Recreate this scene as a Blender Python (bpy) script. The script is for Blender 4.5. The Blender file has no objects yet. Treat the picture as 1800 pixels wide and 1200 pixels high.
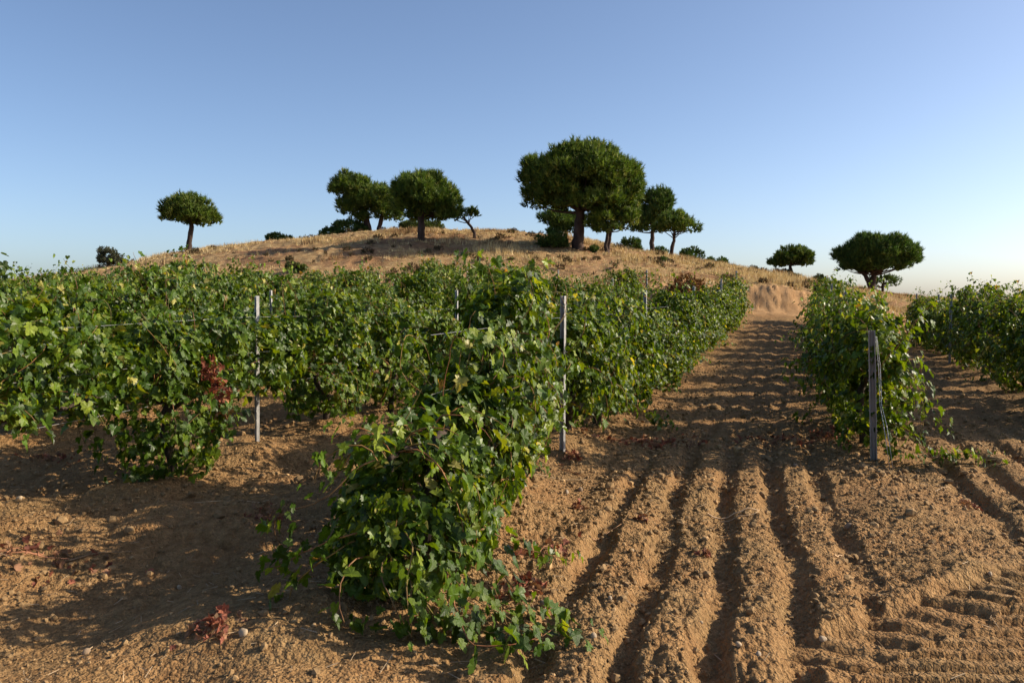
import bpy, math, random
import numpy as np
from mathutils import Vector, Matrix

# ------------------------------------------------------------------ camera, sky, sun, exposure
scene = bpy.context.scene
COL = scene.collection
CAM_H = 1.70
FPX = 1500.0                                   # focal length for an 1800 px wide picture
PITCH = math.atan(80.0 / FPX)                  # looking a little downhill of level
cam_data = bpy.data.cameras.new("camera")
cam_data.sensor_width = 36.0
cam_data.lens = 36.0 * FPX / 1800.0
cam_data.clip_start = 0.05
cam_data.clip_end = 6000.0
cam = bpy.data.objects.new("camera", cam_data)
cam.location = (0, 0, CAM_H)
cam.rotation_euler = (math.pi / 2 - PITCH, 0, 0)
COL.objects.link(cam)
scene.camera = cam

SUN_EL = math.radians(27.0)
SUN_AZ = math.radians(84.0)                    # clockwise from the viewing direction (+Y)
world = bpy.data.worlds.new("World")
scene.world = world
world.use_nodes = True
wn = world.node_tree.nodes
wl = world.node_tree.links
bg = wn["Background"]
sky = wn.new("ShaderNodeTexSky")
sky.sky_type = 'NISHITA'
sky.sun_disc = False
sky.sun_elevation = SUN_EL
sky.sun_rotation = SUN_AZ
sky.altitude = 1300
sky.air_density = 0.76
sky.dust_density = 3.9
sky.ozone_density = 1.8
wl.new(sky.outputs[0], bg.inputs[0])
bg.inputs[1].default_value = 0.125

sun_data = bpy.data.lights.new("sun", 'SUN')
sun_data.energy = 5.0
sun_data.angle = math.radians(0.55)
sun_data.color = (1.0, 0.86, 0.66)
sun = bpy.data.objects.new("sun", sun_data)
sd = Vector((math.sin(SUN_AZ) * math.cos(SUN_EL), math.cos(SUN_AZ) * math.cos(SUN_EL), math.sin(SUN_EL)))
sun.rotation_euler = (-sd).to_track_quat('-Z', 'Y').to_euler()
sun.location = (40, 5, 25)
COL.objects.link(sun)

scene.view_settings.view_transform = 'Standard'
scene.view_settings.look = 'None'
scene.view_settings.exposure = 0.6
scene.view_settings.gamma = 1.0
scene.view_settings.use_curve_mapping = False
scene.render.engine = 'CYCLES'
scene.cycles.max_bounces = 6
scene.cycles.diffuse_bounces = 3
scene.cycles.glossy_bounces = 2
scene.cycles.transmission_bounces = 4
scene.cycles.use_adaptive_sampling = True
scene.cycles.adaptive_threshold = 0.02

rng = np.random.default_rng(7)
R = random.Random(11)

# ------------------------------------------------------------------ helpers
def smooth(a, b, x):
    t = np.clip((x - a) / (b - a), 0.0, 1.0)
    return t * t * (3 - 2 * t)

def _hash(ix, iy, seed):
    h = (ix.astype(np.int64) * 374761393 + iy.astype(np.int64) * 668265263 + seed * 1442695041) & 0xFFFFFFFF
    h = ((h ^ (h >> 13)) * 1274126177) & 0xFFFFFFFF
    h = ((h ^ (h >> 16)) * 2246822519) & 0xFFFFFFFF
    return ((h ^ (h >> 15)) & 0xFFFFFF) / float(0xFFFFFF) * 2.0 - 1.0

def noise(x, y, s, seed=0):
    x = np.asarray(x, float) / s + 371.3
    y = np.asarray(y, float) / s + 219.7
    ix = np.floor(x); iy = np.floor(y)
    fx = x - ix; fy = y - iy
    ux = fx * fx * fx * (fx * (fx * 6 - 15) + 10)
    uy = fy * fy * fy * (fy * (fy * 6 - 15) + 10)
    a = _hash(ix, iy, seed); b = _hash(ix + 1, iy, seed)
    c = _hash(ix, iy + 1, seed); d = _hash(ix + 1, iy + 1, seed)
    return (a * (1 - ux) + b * ux) * (1 - uy) + (c * (1 - ux) + d * ux) * uy

def new_mesh(name, verts, faces, smooth_shade=False, attr=None):
    """verts (n,3) ; faces (m,k) all the same size ; attr (n,3) stored as colour 'tint'"""
    verts = np.asarray(verts, np.float32); faces = np.asarray(faces, np.int32)
    me = bpy.data.meshes.new(name)
    m, k = faces.shape
    me.vertices.add(len(verts)); me.vertices.foreach_set("co", verts.ravel())
    me.loops.add(m * k); me.loops.foreach_set("vertex_index", faces.ravel())
    me.polygons.add(m)
    me.polygons.foreach_set("loop_start", np.arange(0, m * k, k, dtype=np.int32))
    me.polygons.foreach_set("loop_total", np.full(m, k, np.int32))
    me.polygons.foreach_set("use_smooth", np.full(m, smooth_shade, bool))
    if attr is not None:
        a = me.attributes.new("tint", 'FLOAT_COLOR', 'POINT')
        c = np.ones((len(verts), 4), np.float32); c[:, :3] = attr
        a.data.foreach_set("color", c.ravel())
    me.update(calc_edges=True)
    return me

def obj(name, me, mat=None, parent=None, loc=(0, 0, 0)):
    o = bpy.data.objects.new(name, me)
    if mat is not None and me is not None and len(me.materials) == 0:
        me.materials.append(mat)
    o.location = loc
    o.parent = parent
    COL.objects.link(o)
    return o

def tag(o, label=None, cat=None, group=None, kind=None):
    if label: o["label"] = label
    if cat: o["category"] = cat
    if group: o["group"] = group
    if kind: o["kind"] = kind
    return o

def empty(name, loc=(0, 0, 0), rz=0.0):
    o = bpy.data.objects.new(name, None)
    o.location = loc; o.rotation_euler = (0, 0, rz)
    o.empty_display_size = 0.2
    COL.objects.link(o)
    return o

def tube(pts, radii, n=6, cap=True):
    """tapered tube through pts -> verts, tris"""
    pts = np.asarray(pts, float); m = len(pts)
    radii = np.broadcast_to(np.asarray(radii, float), (m,))
    tang = np.gradient(pts, axis=0)
    tang /= np.linalg.norm(tang, axis=1)[:, None] + 1e-9
    ref = np.array([0.31, 0.95, 0.05]) if abs(tang[0][2]) > 0.6 else np.array([0.05, 0.1, 0.99])
    V = []
    for i in range(m):
        a = np.cross(tang[i], ref); a /= np.linalg.norm(a) + 1e-9
        b = np.cross(tang[i], a)
        for j in range(n):
            t = 2 * math.pi * j / n
            V.append(pts[i] + radii[i] * (math.cos(t) * a + math.sin(t) * b))
    F = []
    for i in range(m - 1):
        for j in range(n):
            p = i * n + j; q = i * n + (j + 1) % n
            F.append((p, q, q + n)); F.append((p, q + n, p + n))
    if cap:
        V.append(pts[-1]); c = len(V) - 1
        for j in range(n):
            F.append(((m - 1) * n + j, (m - 1) * n + (j + 1) % n, c))
    return np.array(V), np.array(F, np.int32)

class Acc:
    """collects vertex / triangle blocks for one mesh"""
    def __init__(s): s.v = []; s.f = []; s.c = []; s.n = 0
    def add(s, v, f, c=None):
        v = np.asarray(v, float)
        s.v.append(v); s.f.append(np.asarray(f, np.int64) + s.n); s.n += len(v)
        s.c.append(np.broadcast_to(np.asarray((1, 1, 1) if c is None else c, float), (len(v), 3)))
    def mesh(s, name, smooth_shade=False):
        return new_mesh(name, np.concatenate(s.v), np.concatenate(s.f), smooth_shade, np.concatenate(s.c))

# ------------------------------------------------------------------ materials
def mat_new(name):
    m = bpy.data.materials.new(name); m.use_nodes = True
    nt = m.node_tree
    return m, nt, nt.nodes["Principled BSDF"], nt.nodes["Material Output"]

def leaf_material(name, trans=0.35, rough=0.42, spec=0.5, tcol=(1.5, 1.7, 0.5)):
    m, nt, p, out = mat_new(name)
    at = nt.nodes.new("ShaderNodeAttribute"); at.attribute_name = "tint"
    geo = nt.nodes.new("ShaderNodeTexCoord")
    nz = nt.nodes.new("ShaderNodeTexNoise"); nz.inputs["Scale"].default_value = 34.0; nz.inputs["Detail"].default_value = 3
    nt.links.new(geo.outputs["Object"], nz.inputs["Vector"])
    mr = nt.nodes.new("ShaderNodeMapRange"); mr.inputs["From Min"].default_value = 0.3; mr.inputs["From Max"].default_value = 0.7
    mr.inputs["To Min"].default_value = 0.72; mr.inputs["To Max"].default_value = 1.28
    nt.links.new(nz.outputs["Fac"], mr.inputs["Value"])
    mul = nt.nodes.new("ShaderNodeVectorMath"); mul.operation = 'SCALE'
    nt.links.new(at.outputs["Color"], mul.inputs[0]); nt.links.new(mr.outputs["Result"], mul.inputs["Scale"])
    nt.links.new(mul.outputs[0], p.inputs["Base Color"])
    p.inputs["Roughness"].default_value = rough
    p.inputs["Specular IOR Level"].default_value = spec
    bp = nt.nodes.new("ShaderNodeBump"); bp.inputs["Strength"].default_value = 0.25; bp.inputs["Distance"].default_value = 0.01
    nt.links.new(nz.outputs["Fac"], bp.inputs["Height"]); nt.links.new(bp.outputs["Normal"], p.inputs["Normal"])
    if trans > 0:
        tr = nt.nodes.new("ShaderNodeBsdfTranslucent")
        tm = nt.nodes.new("ShaderNodeVectorMath"); tm.operation = 'MULTIPLY'; tm.inputs[1].default_value = tcol
        nt.links.new(mul.outputs[0], tm.inputs[0]); nt.links.new(tm.outputs[0], tr.inputs["Color"])
        mx = nt.nodes.new("ShaderNodeMixShader"); mx.inputs[0].default_value = trans
        nt.links.new(p.outputs[0], mx.inputs[1]); nt.links.new(tr.outputs[0], mx.inputs[2])
        nt.links.new(mx.outputs[0], out.inputs["Surface"])
    return m

def rough_material(name, cols, scale=8.0, rough=0.9, bump=0.3, dist=0.02, use_tint=False, detail=6, stretch=(1, 1, 1), metal=0.0):
    m, nt, p, out = mat_new(name)
    tc = nt.nodes.new("ShaderNodeTexCoord"); mp = nt.nodes.new("ShaderNodeMapping")
    mp.inputs["Scale"].default_value = stretch
    nt.links.new(tc.outputs["Object"], mp.inputs["Vector"])
    nz = nt.nodes.new("ShaderNodeTexNoise"); nz.inputs["Scale"].default_value = scale; nz.inputs["Detail"].default_value = detail
    nt.links.new(mp.outputs[0], nz.inputs["Vector"])
    cr = nt.nodes.new("ShaderNodeValToRGB")
    els = cr.color_ramp.elements
    els[0].position = 0.3; els[0].color = (*cols[0], 1); els[1].position = 0.7; els[1].color = (*cols[-1], 1)
    if len(cols) == 3:
        e = els.new(0.5); e.color = (*cols[1], 1)
    nt.links.new(nz.outputs["Fac"], cr.inputs[0])
    src = cr.outputs[0]
    if use_tint:
        at = nt.nodes.new("ShaderNodeAttribute"); at.attribute_name = "tint"
        mm = nt.nodes.new("ShaderNodeVectorMath"); mm.operation = 'MULTIPLY'
        nt.links.new(src, mm.inputs[0]); nt.links.new(at.outputs["Color"], mm.inputs[1]); src = mm.outputs[0]
    nt.links.new(src, p.inputs["Base Color"])
    p.inputs["Roughness"].default_value = rough; p.inputs["Metallic"].default_value = metal
    p.inputs["Specular IOR Level"].default_value = 0.25
    bp = nt.nodes.new("ShaderNodeBump"); bp.inputs["Strength"].default_value = bump; bp.inputs["Distance"].default_value = dist
    nt.links.new(nz.outputs["Fac"], bp.inputs["Height"]); nt.links.new(bp.outputs["Normal"], p.inputs["Normal"])
    return m

M_LEAF = leaf_material("vine_leaf", 0.32, 0.42, 0.30, (2.4, 2.0, 0.35))
M_DRYLEAF = leaf_material("dry_vine_leaf", 0.2, 0.7, 0.2, (1.3, 1.0, 0.7))
M_NEEDLE = leaf_material("pine_needles", 0.25, 0.6, 0.25, (1.2, 1.4, 0.6))
M_SHRUB = leaf_material("shrub_leaves", 0.15, 0.6, 0.25, (1.2, 1.4, 0.6))
M_GRASS = leaf_material("dry_grass", 0.25, 0.8, 0.15, (1.1, 1.0, 0.7))
M_BARK = rough_material("vine_bark", [(0.025, 0.018, 0.014), (0.08, 0.058, 0.043)], 30, 0.95, 0.8, 0.01, stretch=(1, 1, 0.25))
M_CANE = rough_material("vine_cane", [(0.16, 0.07, 0.03), (0.26, 0.15, 0.06)], 20, 0.7, 0.2, 0.005, use_tint=True)
M_PINEBARK = rough_material("pine_bark", [(0.03, 0.021, 0.018), (0.095, 0.062, 0.048)], 5, 0.95, 0.9, 0.06, stretch=(1, 1, 0.35))
M_STEEL = rough_material("galvanised_steel", [(0.27, 0.265, 0.255), (0.42, 0.41, 0.40)], 25, 0.5, 0.08, 0.003, metal=0.2)
M_OLDPOST = rough_material("weathered_post", [(0.22, 0.20, 0.175), (0.36, 0.335, 0.30)], 18, 0.75, 0.4, 0.006, stretch=(1, 1, 0.1), metal=0.1)
M_WIRE = rough_material("trellis_wire", [(0.36, 0.37, 0.38), (0.5, 0.5, 0.5)], 30, 0.4, 0.0, 0.001, metal=0.7)
M_STONE = rough_material("pebble_stone", [(0.25, 0.19, 0.13), (0.38, 0.31, 0.23)], 30, 0.8, 0.15, 0.004, use_tint=True)
M_CLOD = rough_material("soil_clods", [(0.180, 0.112, 0.051), (0.325, 0.210, 0.102)], 26, 0.97, 0.6, 0.008, use_tint=True)
M_TWIG = rough_material("dry_twig", [(0.34, 0.25, 0.16), (0.5, 0.4, 0.28)], 30, 0.85, 0.3, 0.003, use_tint=True)
M_GRAPE = rough_material("green_grape", [(0.16, 0.20, 0.03), (0.24, 0.26, 0.06)], 30, 0.4, 0.05, 0.002)

def ground_material():
    m, nt, p, out = mat_new("vineyard_soil")
    N = nt.nodes.new; L = nt.links.new
    tc = N("ShaderNodeTexCoord")
    at = N("ShaderNodeAttribute"); at.attribute_name = "tint"      # R: dry-grass hill, G: compacted / damp, B: sandy bank
    sep = N("ShaderNodeSeparateColor"); L(at.outputs["Color"], sep.inputs[0])
    def nz(scale, detail=8, rough=0.6):
        n = N("ShaderNodeTexNoise"); n.inputs["Scale"].default_value = scale
        n.inputs["Detail"].default_value = detail; n.inputs["Roughness"].default_value = rough
        L(tc.outputs["Object"], n.inputs["Vector"]); return n
    n1 = nz(1.1, 6); n2 = nz(14, 8, 0.65); n3 = nz(70, 6, 0.7)
    def ramp(src, stops):
        r = N("ShaderNodeValToRGB"); e = r.color_ramp.elements
        e[0].position, e[0].color = stops[0][0], (*stops[0][1], 1)
        e[1].position, e[1].color = stops[-1][0], (*stops[-1][1], 1)
        for s in stops[1:-1]:
            k = e.new(s[0]); k.color = (*s[1], 1)
        L(src, r.inputs[0]); return r.outputs[0]
    soilA = ramp(n2.outputs["Fac"], [(0.28, (0.150, 0.086, 0.037)), (0.5, (0.252, 0.155, 0.069)), (0.74, (0.355, 0.230, 0.108))])
    soilB = ramp(n2.outputs["Fac"], [(0.28, (0.180, 0.092, 0.037)), (0.5, (0.278, 0.156, 0.067)), (0.74, (0.375, 0.222, 0.102))])
    def mix(f, a, b, blend='MIX'):
        x = N("ShaderNodeMix"); x.data_type = 'RGBA'; x.blend_type = blend
        if hasattr(f, "default_value") or not isinstance(f, float): L(f, x.inputs["Factor"])
        else: x.inputs["Factor"].default_value = f
        L(a, x.inputs["A"]); L(b, x.inputs["B"]); return x.outputs["Result"]
    m1 = N("ShaderNodeMapRange"); m1.inputs["From Min"].default_value = 0.4; m1.inputs["From Max"].default_value = 0.62
    L(n1.outputs["Fac"], m1.inputs["Value"])
    soil = mix(m1.outputs["Result"], soilA, soilB)
    grain = ramp(n3.outputs["Fac"], [(0.3, (0.62, 0.60, 0.58)), (0.5, (1, 1, 1)), (0.72, (1.35, 1.33, 1.28))])
    soil = mix(0.75, soil, grain, 'MULTIPLY')
    n4 = nz(0.35, 8, 0.6); n5 = nz(3.0, 8, 0.7)
    hillc = ramp(n5.outputs["Fac"], [(0.30, (0.17, 0.095, 0.046)), (0.5, (0.36, 0.235, 0.110)), (0.72, (0.50, 0.36, 0.18))])
    hillr = ramp(n5.outputs["Fac"], [(0.30, (0.10, 0.052, 0.03)), (0.5, (0.27, 0.145, 0.07)), (0.72, (0.40, 0.24, 0.115))])
    m4 = N("ShaderNodeMapRange"); m4.inputs["From Min"].default_value = 0.45; m4.inputs["From Max"].default_value = 0.6
    L(n4.outputs["Fac"], m4.inputs["Value"])
    hill = mix(m4.outputs["Result"], hillc, hillr)
    sandy = ramp(n5.outputs["Fac"], [(0.3, (0.34, 0.19, 0.085)), (0.7, (0.50, 0.31, 0.155))])
    c = mix(sep.outputs[0], soil, hill)
    c = mix(sep.outputs[2], c, sandy)
    L(c, p.inputs["Base Color"])
    p.inputs["Roughness"].default_value = 0.97
    p.inputs["Specular IOR Level"].default_value = 0.125
    def vor(scale):
        v = N("ShaderNodeTexVoronoi"); v.feature = 'SMOOTH_F1'; v.inputs["Scale"].default_value = scale; v.inputs["Smoothness"].default_value = 0.25
        L(tc.outputs["Object"], v.inputs["Vector"]); return v
    v1 = vor(34); v2 = vor(78)
    vm = N("ShaderNodeMath"); vm.operation = 'MULTIPLY_ADD'; vm.inputs[1].default_value = -0.9
    L(v1.outputs["Distance"], vm.inputs[0]); L(n2.outputs["Fac"], vm.inputs[2])
    vn = N("ShaderNodeMath"); vn.operation = 'MULTIPLY_ADD'; vn.inputs[1].default_value = -0.5
    L(v2.outputs["Distance"], vn.inputs[0]); L(vm.outputs[0], vn.inputs[2])
    add = N("ShaderNodeMath"); add.operation = 'MULTIPLY_ADD'; add.inputs[1].default_value = 0.35
    L(n3.outputs["Fac"], add.inputs[0]); L(vn.outputs[0], add.inputs[2])
    bp = N("ShaderNodeBump"); bp.inputs["Strength"].default_value = 0.85; bp.inputs["Distance"].default_value = 0.03
    L(add.outputs[0], bp.inputs["Height"]); L(bp.outputs["Normal"], p.inputs["Normal"])
    return m
M_GROUND = ground_material()

# ------------------------------------------------------------------ the lie of the land
_ys = np.linspace(-60, 400, 9201)
_sl = np.interp(_ys, [-60, 3, 6, 10, 15, 22, 36, 400], [0.24, 0.25, 0.27, 0.32, 0.355, 0.36, 0.35, 0.35])
_xa = np.concatenate([[0], np.cumsum((_sl[1:] + _sl[:-1]) / 2 * np.diff(_ys))])
_xa += 0.42 - np.interp(8.8, _ys, _xa)
SPACE = 3.3
def row_x(k, y):                # plan line of row k: 0 starts nearest, +1 across the lane, -1, -2 ... towards the west
    return np.interp(y, _ys, _xa) + SPACE * k
def row_slope(y):
    return np.interp(y, _ys, _sl)

CREST_X = [-200, -60, -38, -30, -22.6, -16.8, -11, -6.4, -2, 2, 6, 11.2, 16, 20.8, 26, 33, 60, 200]
CREST_Z = [0.3, 1.0, 2.2, 3.3, 4.6, 5.25, 5.75, 5.95, 5.95, 5.75, 5.1, 4.2, 3.45, 2.75, 1.9, 1.0, -0.5, -1.5]
CREST_Y = 60.0
def bank_edge(x, y=None):
    return 33.0 + 0.10 * np.clip(np.asarray(x, float) - 10.0, -12, 9) + 0.22 * noise(x, np.zeros_like(np.asarray(x, float)), 2.3, 91)

def land(x, y):
    x = np.asarray(x, float); y = np.asarray(y, float)
    u = x - row_x(0, y)
    yy = np.clip(y, -50, 34)
    z = 0.0024 * np.maximum(0, yy - 12) ** 2 * (1 - 0.93 * smooth(0.8, 7.0, u)) * (1 - 0.35 * smooth(4, 22, -u))
    z = z - 0.03 * np.clip(u - 4.2, 0, 24) * smooth(8, 19, y)
    e = bank_edge(x)
    t = y - e
    bank = 0.85 * smooth(0.0, 1.5, t) * (0.45 + 0.55 * smooth(-2, 7, x)) * (1 - smooth(13, 22, x))
    low = z + bank
    H = np.interp(x * CREST_Y / np.clip(y, 33, 70), CREST_X, CREST_Z)
    q = np.clip(t / (CREST_Y - 33.2), 0, 1)
    s = np.sin(q * math.pi / 2) ** 1.15
    up = low * (1 - s) + H * s
    back = np.maximum(0, y - CREST_Y)
    up = up - np.minimum(0.0035 * back ** 2, 0.09 * back)
    zz = np.where(t > 0, up, low)
    zz = zz + 0.12 * noise(x * 0.22, y, 1.5, 7) * smooth(35, 39, y) + 0.10 * noise(x, y, 3.3, 5) * smooth(33, 38, y) + 0.05 * noise(x, y, 1.1, 6) * smooth(33, 37, y)
    far = np.hypot(x, y)
    fl = smooth(90, 260, far)
    return zz * (1 - fl) + (-3.0) * fl

def surface(x, y, fine=True):
    """land plus furrows, berms, clods, wheel marks: what the ground sheet follows"""
    x = np.asarray(x, float); y = np.asarray(y, float)
    z = land(x, y)
    field = 1 - smooth(-0.4, 0.6, y - bank_edge(x))
    near = 1 - smooth(18, 34, np.hypot(x, y))
    u = x - row_x(0, y)
    v = np.mod(u + 0.5 * SPACE, SPACE) - 0.5 * SPACE          # distance from nearest row
    wob = 0.045 * noise(x, y, 2.2, 21) + 0.022 * noise(x, y, 0.25, 22) + 0.016 * noise(x, y, 0.09, 29)
    lane = smooth(0.32, 0.7, np.abs(v))
    z = z + field * 0.10 * np.exp(-(v / 0.42) ** 2) * (0.7 + 0.5 * noise(x, y, 0.8, 23)) * smooth(3.2, 4.6, y + 1.2 * (np.abs(u) < 1.5))
    start = smooth(2.2, 3.0, y - 0.9 * np.maximum(u - 2.2, 0) + 0.4 * noise(x, y, 0.9, 24))
    furrowed = 1 - smooth(-3.0, -1.2, y - bank_edge(x))
    fur = (0.10 + 0.90 * smooth(0.55, 1.0, u)) * start * furrowed
    w = np.cos(2 * math.pi * (u + wob) / 0.415)
    ridge = 1.15 * np.tanh(1.9 * (w + 0.42)) - 0.35
    z = z + field * lane * fur * 0.043 * (1 - 0.55 * smooth(7.5, 13, y)) * ridge * (0.75 + 0.5 * noise(x, y, 0.7, 25))
    # trampled hollows and heaps
    left = 1.0 - 0.55 * smooth(-0.3, 0.5, u)
    z = z + field * left * (0.10 * noise(x, y, 1.0, 26) + 0.07 * np.abs(noise(x, y, 0.42, 27)))
    if fine:
        # tractor tyre marks on the headland
        cx, cy = 1.69, 3.80
        dx, dy = 0.832, 0.555
        s = (x - cx) * dx + (y - cy) * dy
        n = -(x - cx) * dy + (y - cy) * dx
        inb = smooth(-0.40, -0.05, s) * (1 - smooth(3.2, 3.8, s))
        band = inb * np.where(n > 0, 1 - smooth(0.34, 0.42, n), 1 - smooth(0.75, 0.85, -n))
        z = z * (1 - 0.75 * band) + (land(x, y) + 0.02) * 0.75 * band
        rough = (1 - 0.6 * band) * (0.65 + 0.5 * noise(x, y, 0.8, 28))
        z = z + field * rough * (0.020 * (np.abs(noise(x, y, 0.16, 30)) - 0.3) + 0.026 * (np.abs(noise(x, y, 0.075, 31)) - 0.3)
                                 + 0.022 * near * (np.abs(noise(x, y, 0.036, 32)) - 0.3))
        z = z + (1 - field) * (0.09 * (np.abs(noise(x, y, 0.7, 33)) - 0.3) + 0.05 * noise(x, y, 0.3, 34))
        # eroded runnels down the sandy bank
        bk = smooth(0.0, 0.5, y - bank_edge(x)) * (1 - smooth(1.3, 2.4, y - bank_edge(x)))
        z = z + bk * (0.07 * (np.abs(noise(x * 2.4, y * 0.5, 0.5, 35)) - 0.3) + 0.07 * (np.abs(noise(x * 2.0, y * 0.8, 0.22, 43)) - 0.3))
        lug_up = smooth(-0.2, 0.3, np.cos(2 * math.pi * (s + 0.35 * n + 0.05 * noise(x, y, 0.4, 39)) / 0.22))
        lug_dn = smooth(-0.15, 0.15, np.cos(2 * math.pi * (y + 0.02 * x + 0.012 * noise(x, y, 0.5, 36)) / 0.13))
        lug = np.where(n > 0.03, lug_up, lug_dn) * np.clip(0.85 + 0.5 * noise(x, y, 0.5, 38), 0.3, 1.1)
        z = z + band * (-0.04 + 0.05 * lug * (0.8 + 0.3 * noise(x, y, 0.3, 37)))
    return z

def gz(x, y):
    return float(surface(np.array([x]), np.array([y]))[0])

_c, _s = math.cos(PITCH), math.sin(PITCH)
def at(px, py, Y):
    """a point of the place seen at (px, py) of the 1800 px photograph, Y metres ahead"""
    cx = (px - 900) / FPX; cy = -(py - 600) / FPX
    t = Y / (_c + cy * _s)
    return np.array([cx * t, Y, CAM_H + t * (-_s + cy * _c)])
def on_land(px, py, y0=3.0, y1=75.0):
    Y = np.arange(y0, y1, 0.05)
    cx = (px - 900) / FPX; cy = -(py - 600) / FPX
    t = Y / (_c + cy * _s)
    x = cx * t; z = CAM_H + t * (-_s + cy * _c)
    d = land(x, Y) - z
    i = np.argmax(d > 0) if (d > 0).any() else int(np.argmax(d))
    return np.array([x[i], Y[i], land(x[i:i+1], Y[i:i+1])[0]])

# ------------------------------------------------------------------ ground sheet
def build_ground():
    fr = 853.0 * CAM_H
    p = np.arange(fr / 2.3, fr / 31.0, -1.25)
    r = np.concatenate([[0.3, 0.8, 1.3, 1.8, 2.1], fr / p, np.arange(31.2, 39, 0.15), np.arange(39.2, 72, 0.34), np.geomspace(73, 5000, 34)])
    fine = np.radians(np.arange(-36, 36.001, 0.088))
    coarse = np.radians(np.concatenate([np.arange(38, 322, 4.0)]))
    th = np.concatenate([fine, coarse])                 # angle clockwise from +Y
    A, B = np.meshgrid(th, r)
    X = B * np.sin(A); Y = B * np.cos(A)
    Z = surface(X.ravel(), Y.ravel()).reshape(X.shape)
    nr, nt = X.shape
    V = np.stack([X, Y, Z], -1).reshape(-1, 3)
    i = np.arange(nr - 1)[:, None] * nt; j = np.arange(nt)[None, :]
    j2 = (j + 1) % nt
    F = np.stack([i + j, i + j2, i + nt + j2, i + nt + j], -1).reshape(-1, 4)
    t = Y - bank_edge(X.ravel()).reshape(X.shape)
    hill = smooth(0.8, 2.6, t + 0.7 * noise(X.ravel(), Y.ravel(), 1.1, 40).reshape(X.shape))
    bank = smooth(-1.2, 0.2, t) * (1 - smooth(1.2, 2.6, t + 0.6 * noise(X.ravel(), Y.ravel(), 0.7, 41).reshape(X.shape)))
    patch = smooth(0.35, 0.7, noise(X.ravel(), Y.ravel(), 2.4, 42)).reshape(X.shape) * (1 - smooth(7, 12, t)) * (t > 0)
    tint = np.stack([hill, np.zeros_like(hill), np.clip(bank + 0.8 * patch, 0, 1)], -1).reshape(-1, 3)
    me = new_mesh("ground", V, F, True, tint)
    o = obj("ground", me, M_GROUND)
    tag(o, "furrowed sandy brown vineyard soil rising to a dry grassy hill", "ground", kind="structure")
build_ground()

# ------------------------------------------------------------------ leaves
_half = [(0.16, -0.20), (0.40, -0.13), (0.53, 0.10), (0.40, 0.24), (0.56, 0.52), (0.30, 0.50), (0.22, 0.76)]
_out = [(0.0, 0.0)] + _half + [(0.0, 1.0)] + [(-a, b) for a, b in _half[::-1]]
LEAF2 = np.array(_out + [(0.0, 0.34)])
_no = len(_out)
LEAF_F = np.array([(_no, i, (i + 1) % _no) for i in range(_no)], np.int64)
LEAF_SMALL2 = np.array([(0.0, -0.02), (0.48, 0.0), (0.5, 0.5), (0.0, 1.0), (-0.5, 0.5), (-0.48, 0.0), (0.0, 0.34)])
LEAF_SMALL_F = np.array([(6, i, (i + 1) % 6) for i in range(6)], np.int64)

def leaf_colours(n, g):
    base = np.array([[0.028, 0.062, 0.006], [0.054, 0.106, 0.009], [0.090, 0.148, 0.013], [0.145, 0.200, 0.025], [0.27, 0.27, 0.075], [0.26, 0.17, 0.06]])
    k = g.choice(6, size=n, p=[0.30, 0.35, 0.225, 0.095, 0.027, 0.003])
    c = base[k] * g.uniform(0.74, 1.34, (n, 1)) * np.array([1.08, 1.0, 0.9])
    return c

def leaf_block(P, Nrm, Tip, size, g, cols, small=False, crumple=1.0):
    """N leaves at P with blade normal Nrm, tip direction Tip -> verts, faces, colours"""
    T2 = LEAF_SMALL2 if small else LEAF2
    TF = LEAF_SMALL_F if small else LEAF_F
    n = len(P); k = len(T2)
    Tip = Tip - (Tip * Nrm).sum(1)[:, None] * Nrm
    Tip /= np.linalg.norm(Tip, axis=1)[:, None] + 1e-9
    Sd = np.cross(Tip, Nrm)
    cup = g.uniform(-0.25, 0.85, n)[:, None]; bend = g.uniform(-0.2, 0.85, n)[:, None]; tw = g.uniform(-0.6, 0.6, n)[:, None]
    u = T2[None, :, 0] * g.uniform(0.85, 1.1, (n, 1)); v = T2[None, :, 1] * np.ones((n, 1))
    wv = 0.04 * np.sin(9 * u + 7 * v + g.uniform(0, 6, (n, 1)))
    h = (cup * np.abs(u) - bend * v * v * 0.6 + tw * u * v + wv) * crumple
    V = (P[:, None, :] + size[:, None, None] * (u[..., None] * Sd[:, None, :] + v[..., None] * Tip[:, None, :] + h[..., None] * Nrm[:, None, :]))
    F = (np.arange(n)[:, None, None] * k + TF[None])
    C = np.repeat(cols[:, None, :], k, 1)
    return V.reshape(-1, 3), F.reshape(-1, 3), C.reshape(-1, 3)

def unit(v):
    return v / (np.linalg.norm(v, axis=-1, keepdims=True) + 1e-9)

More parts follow.
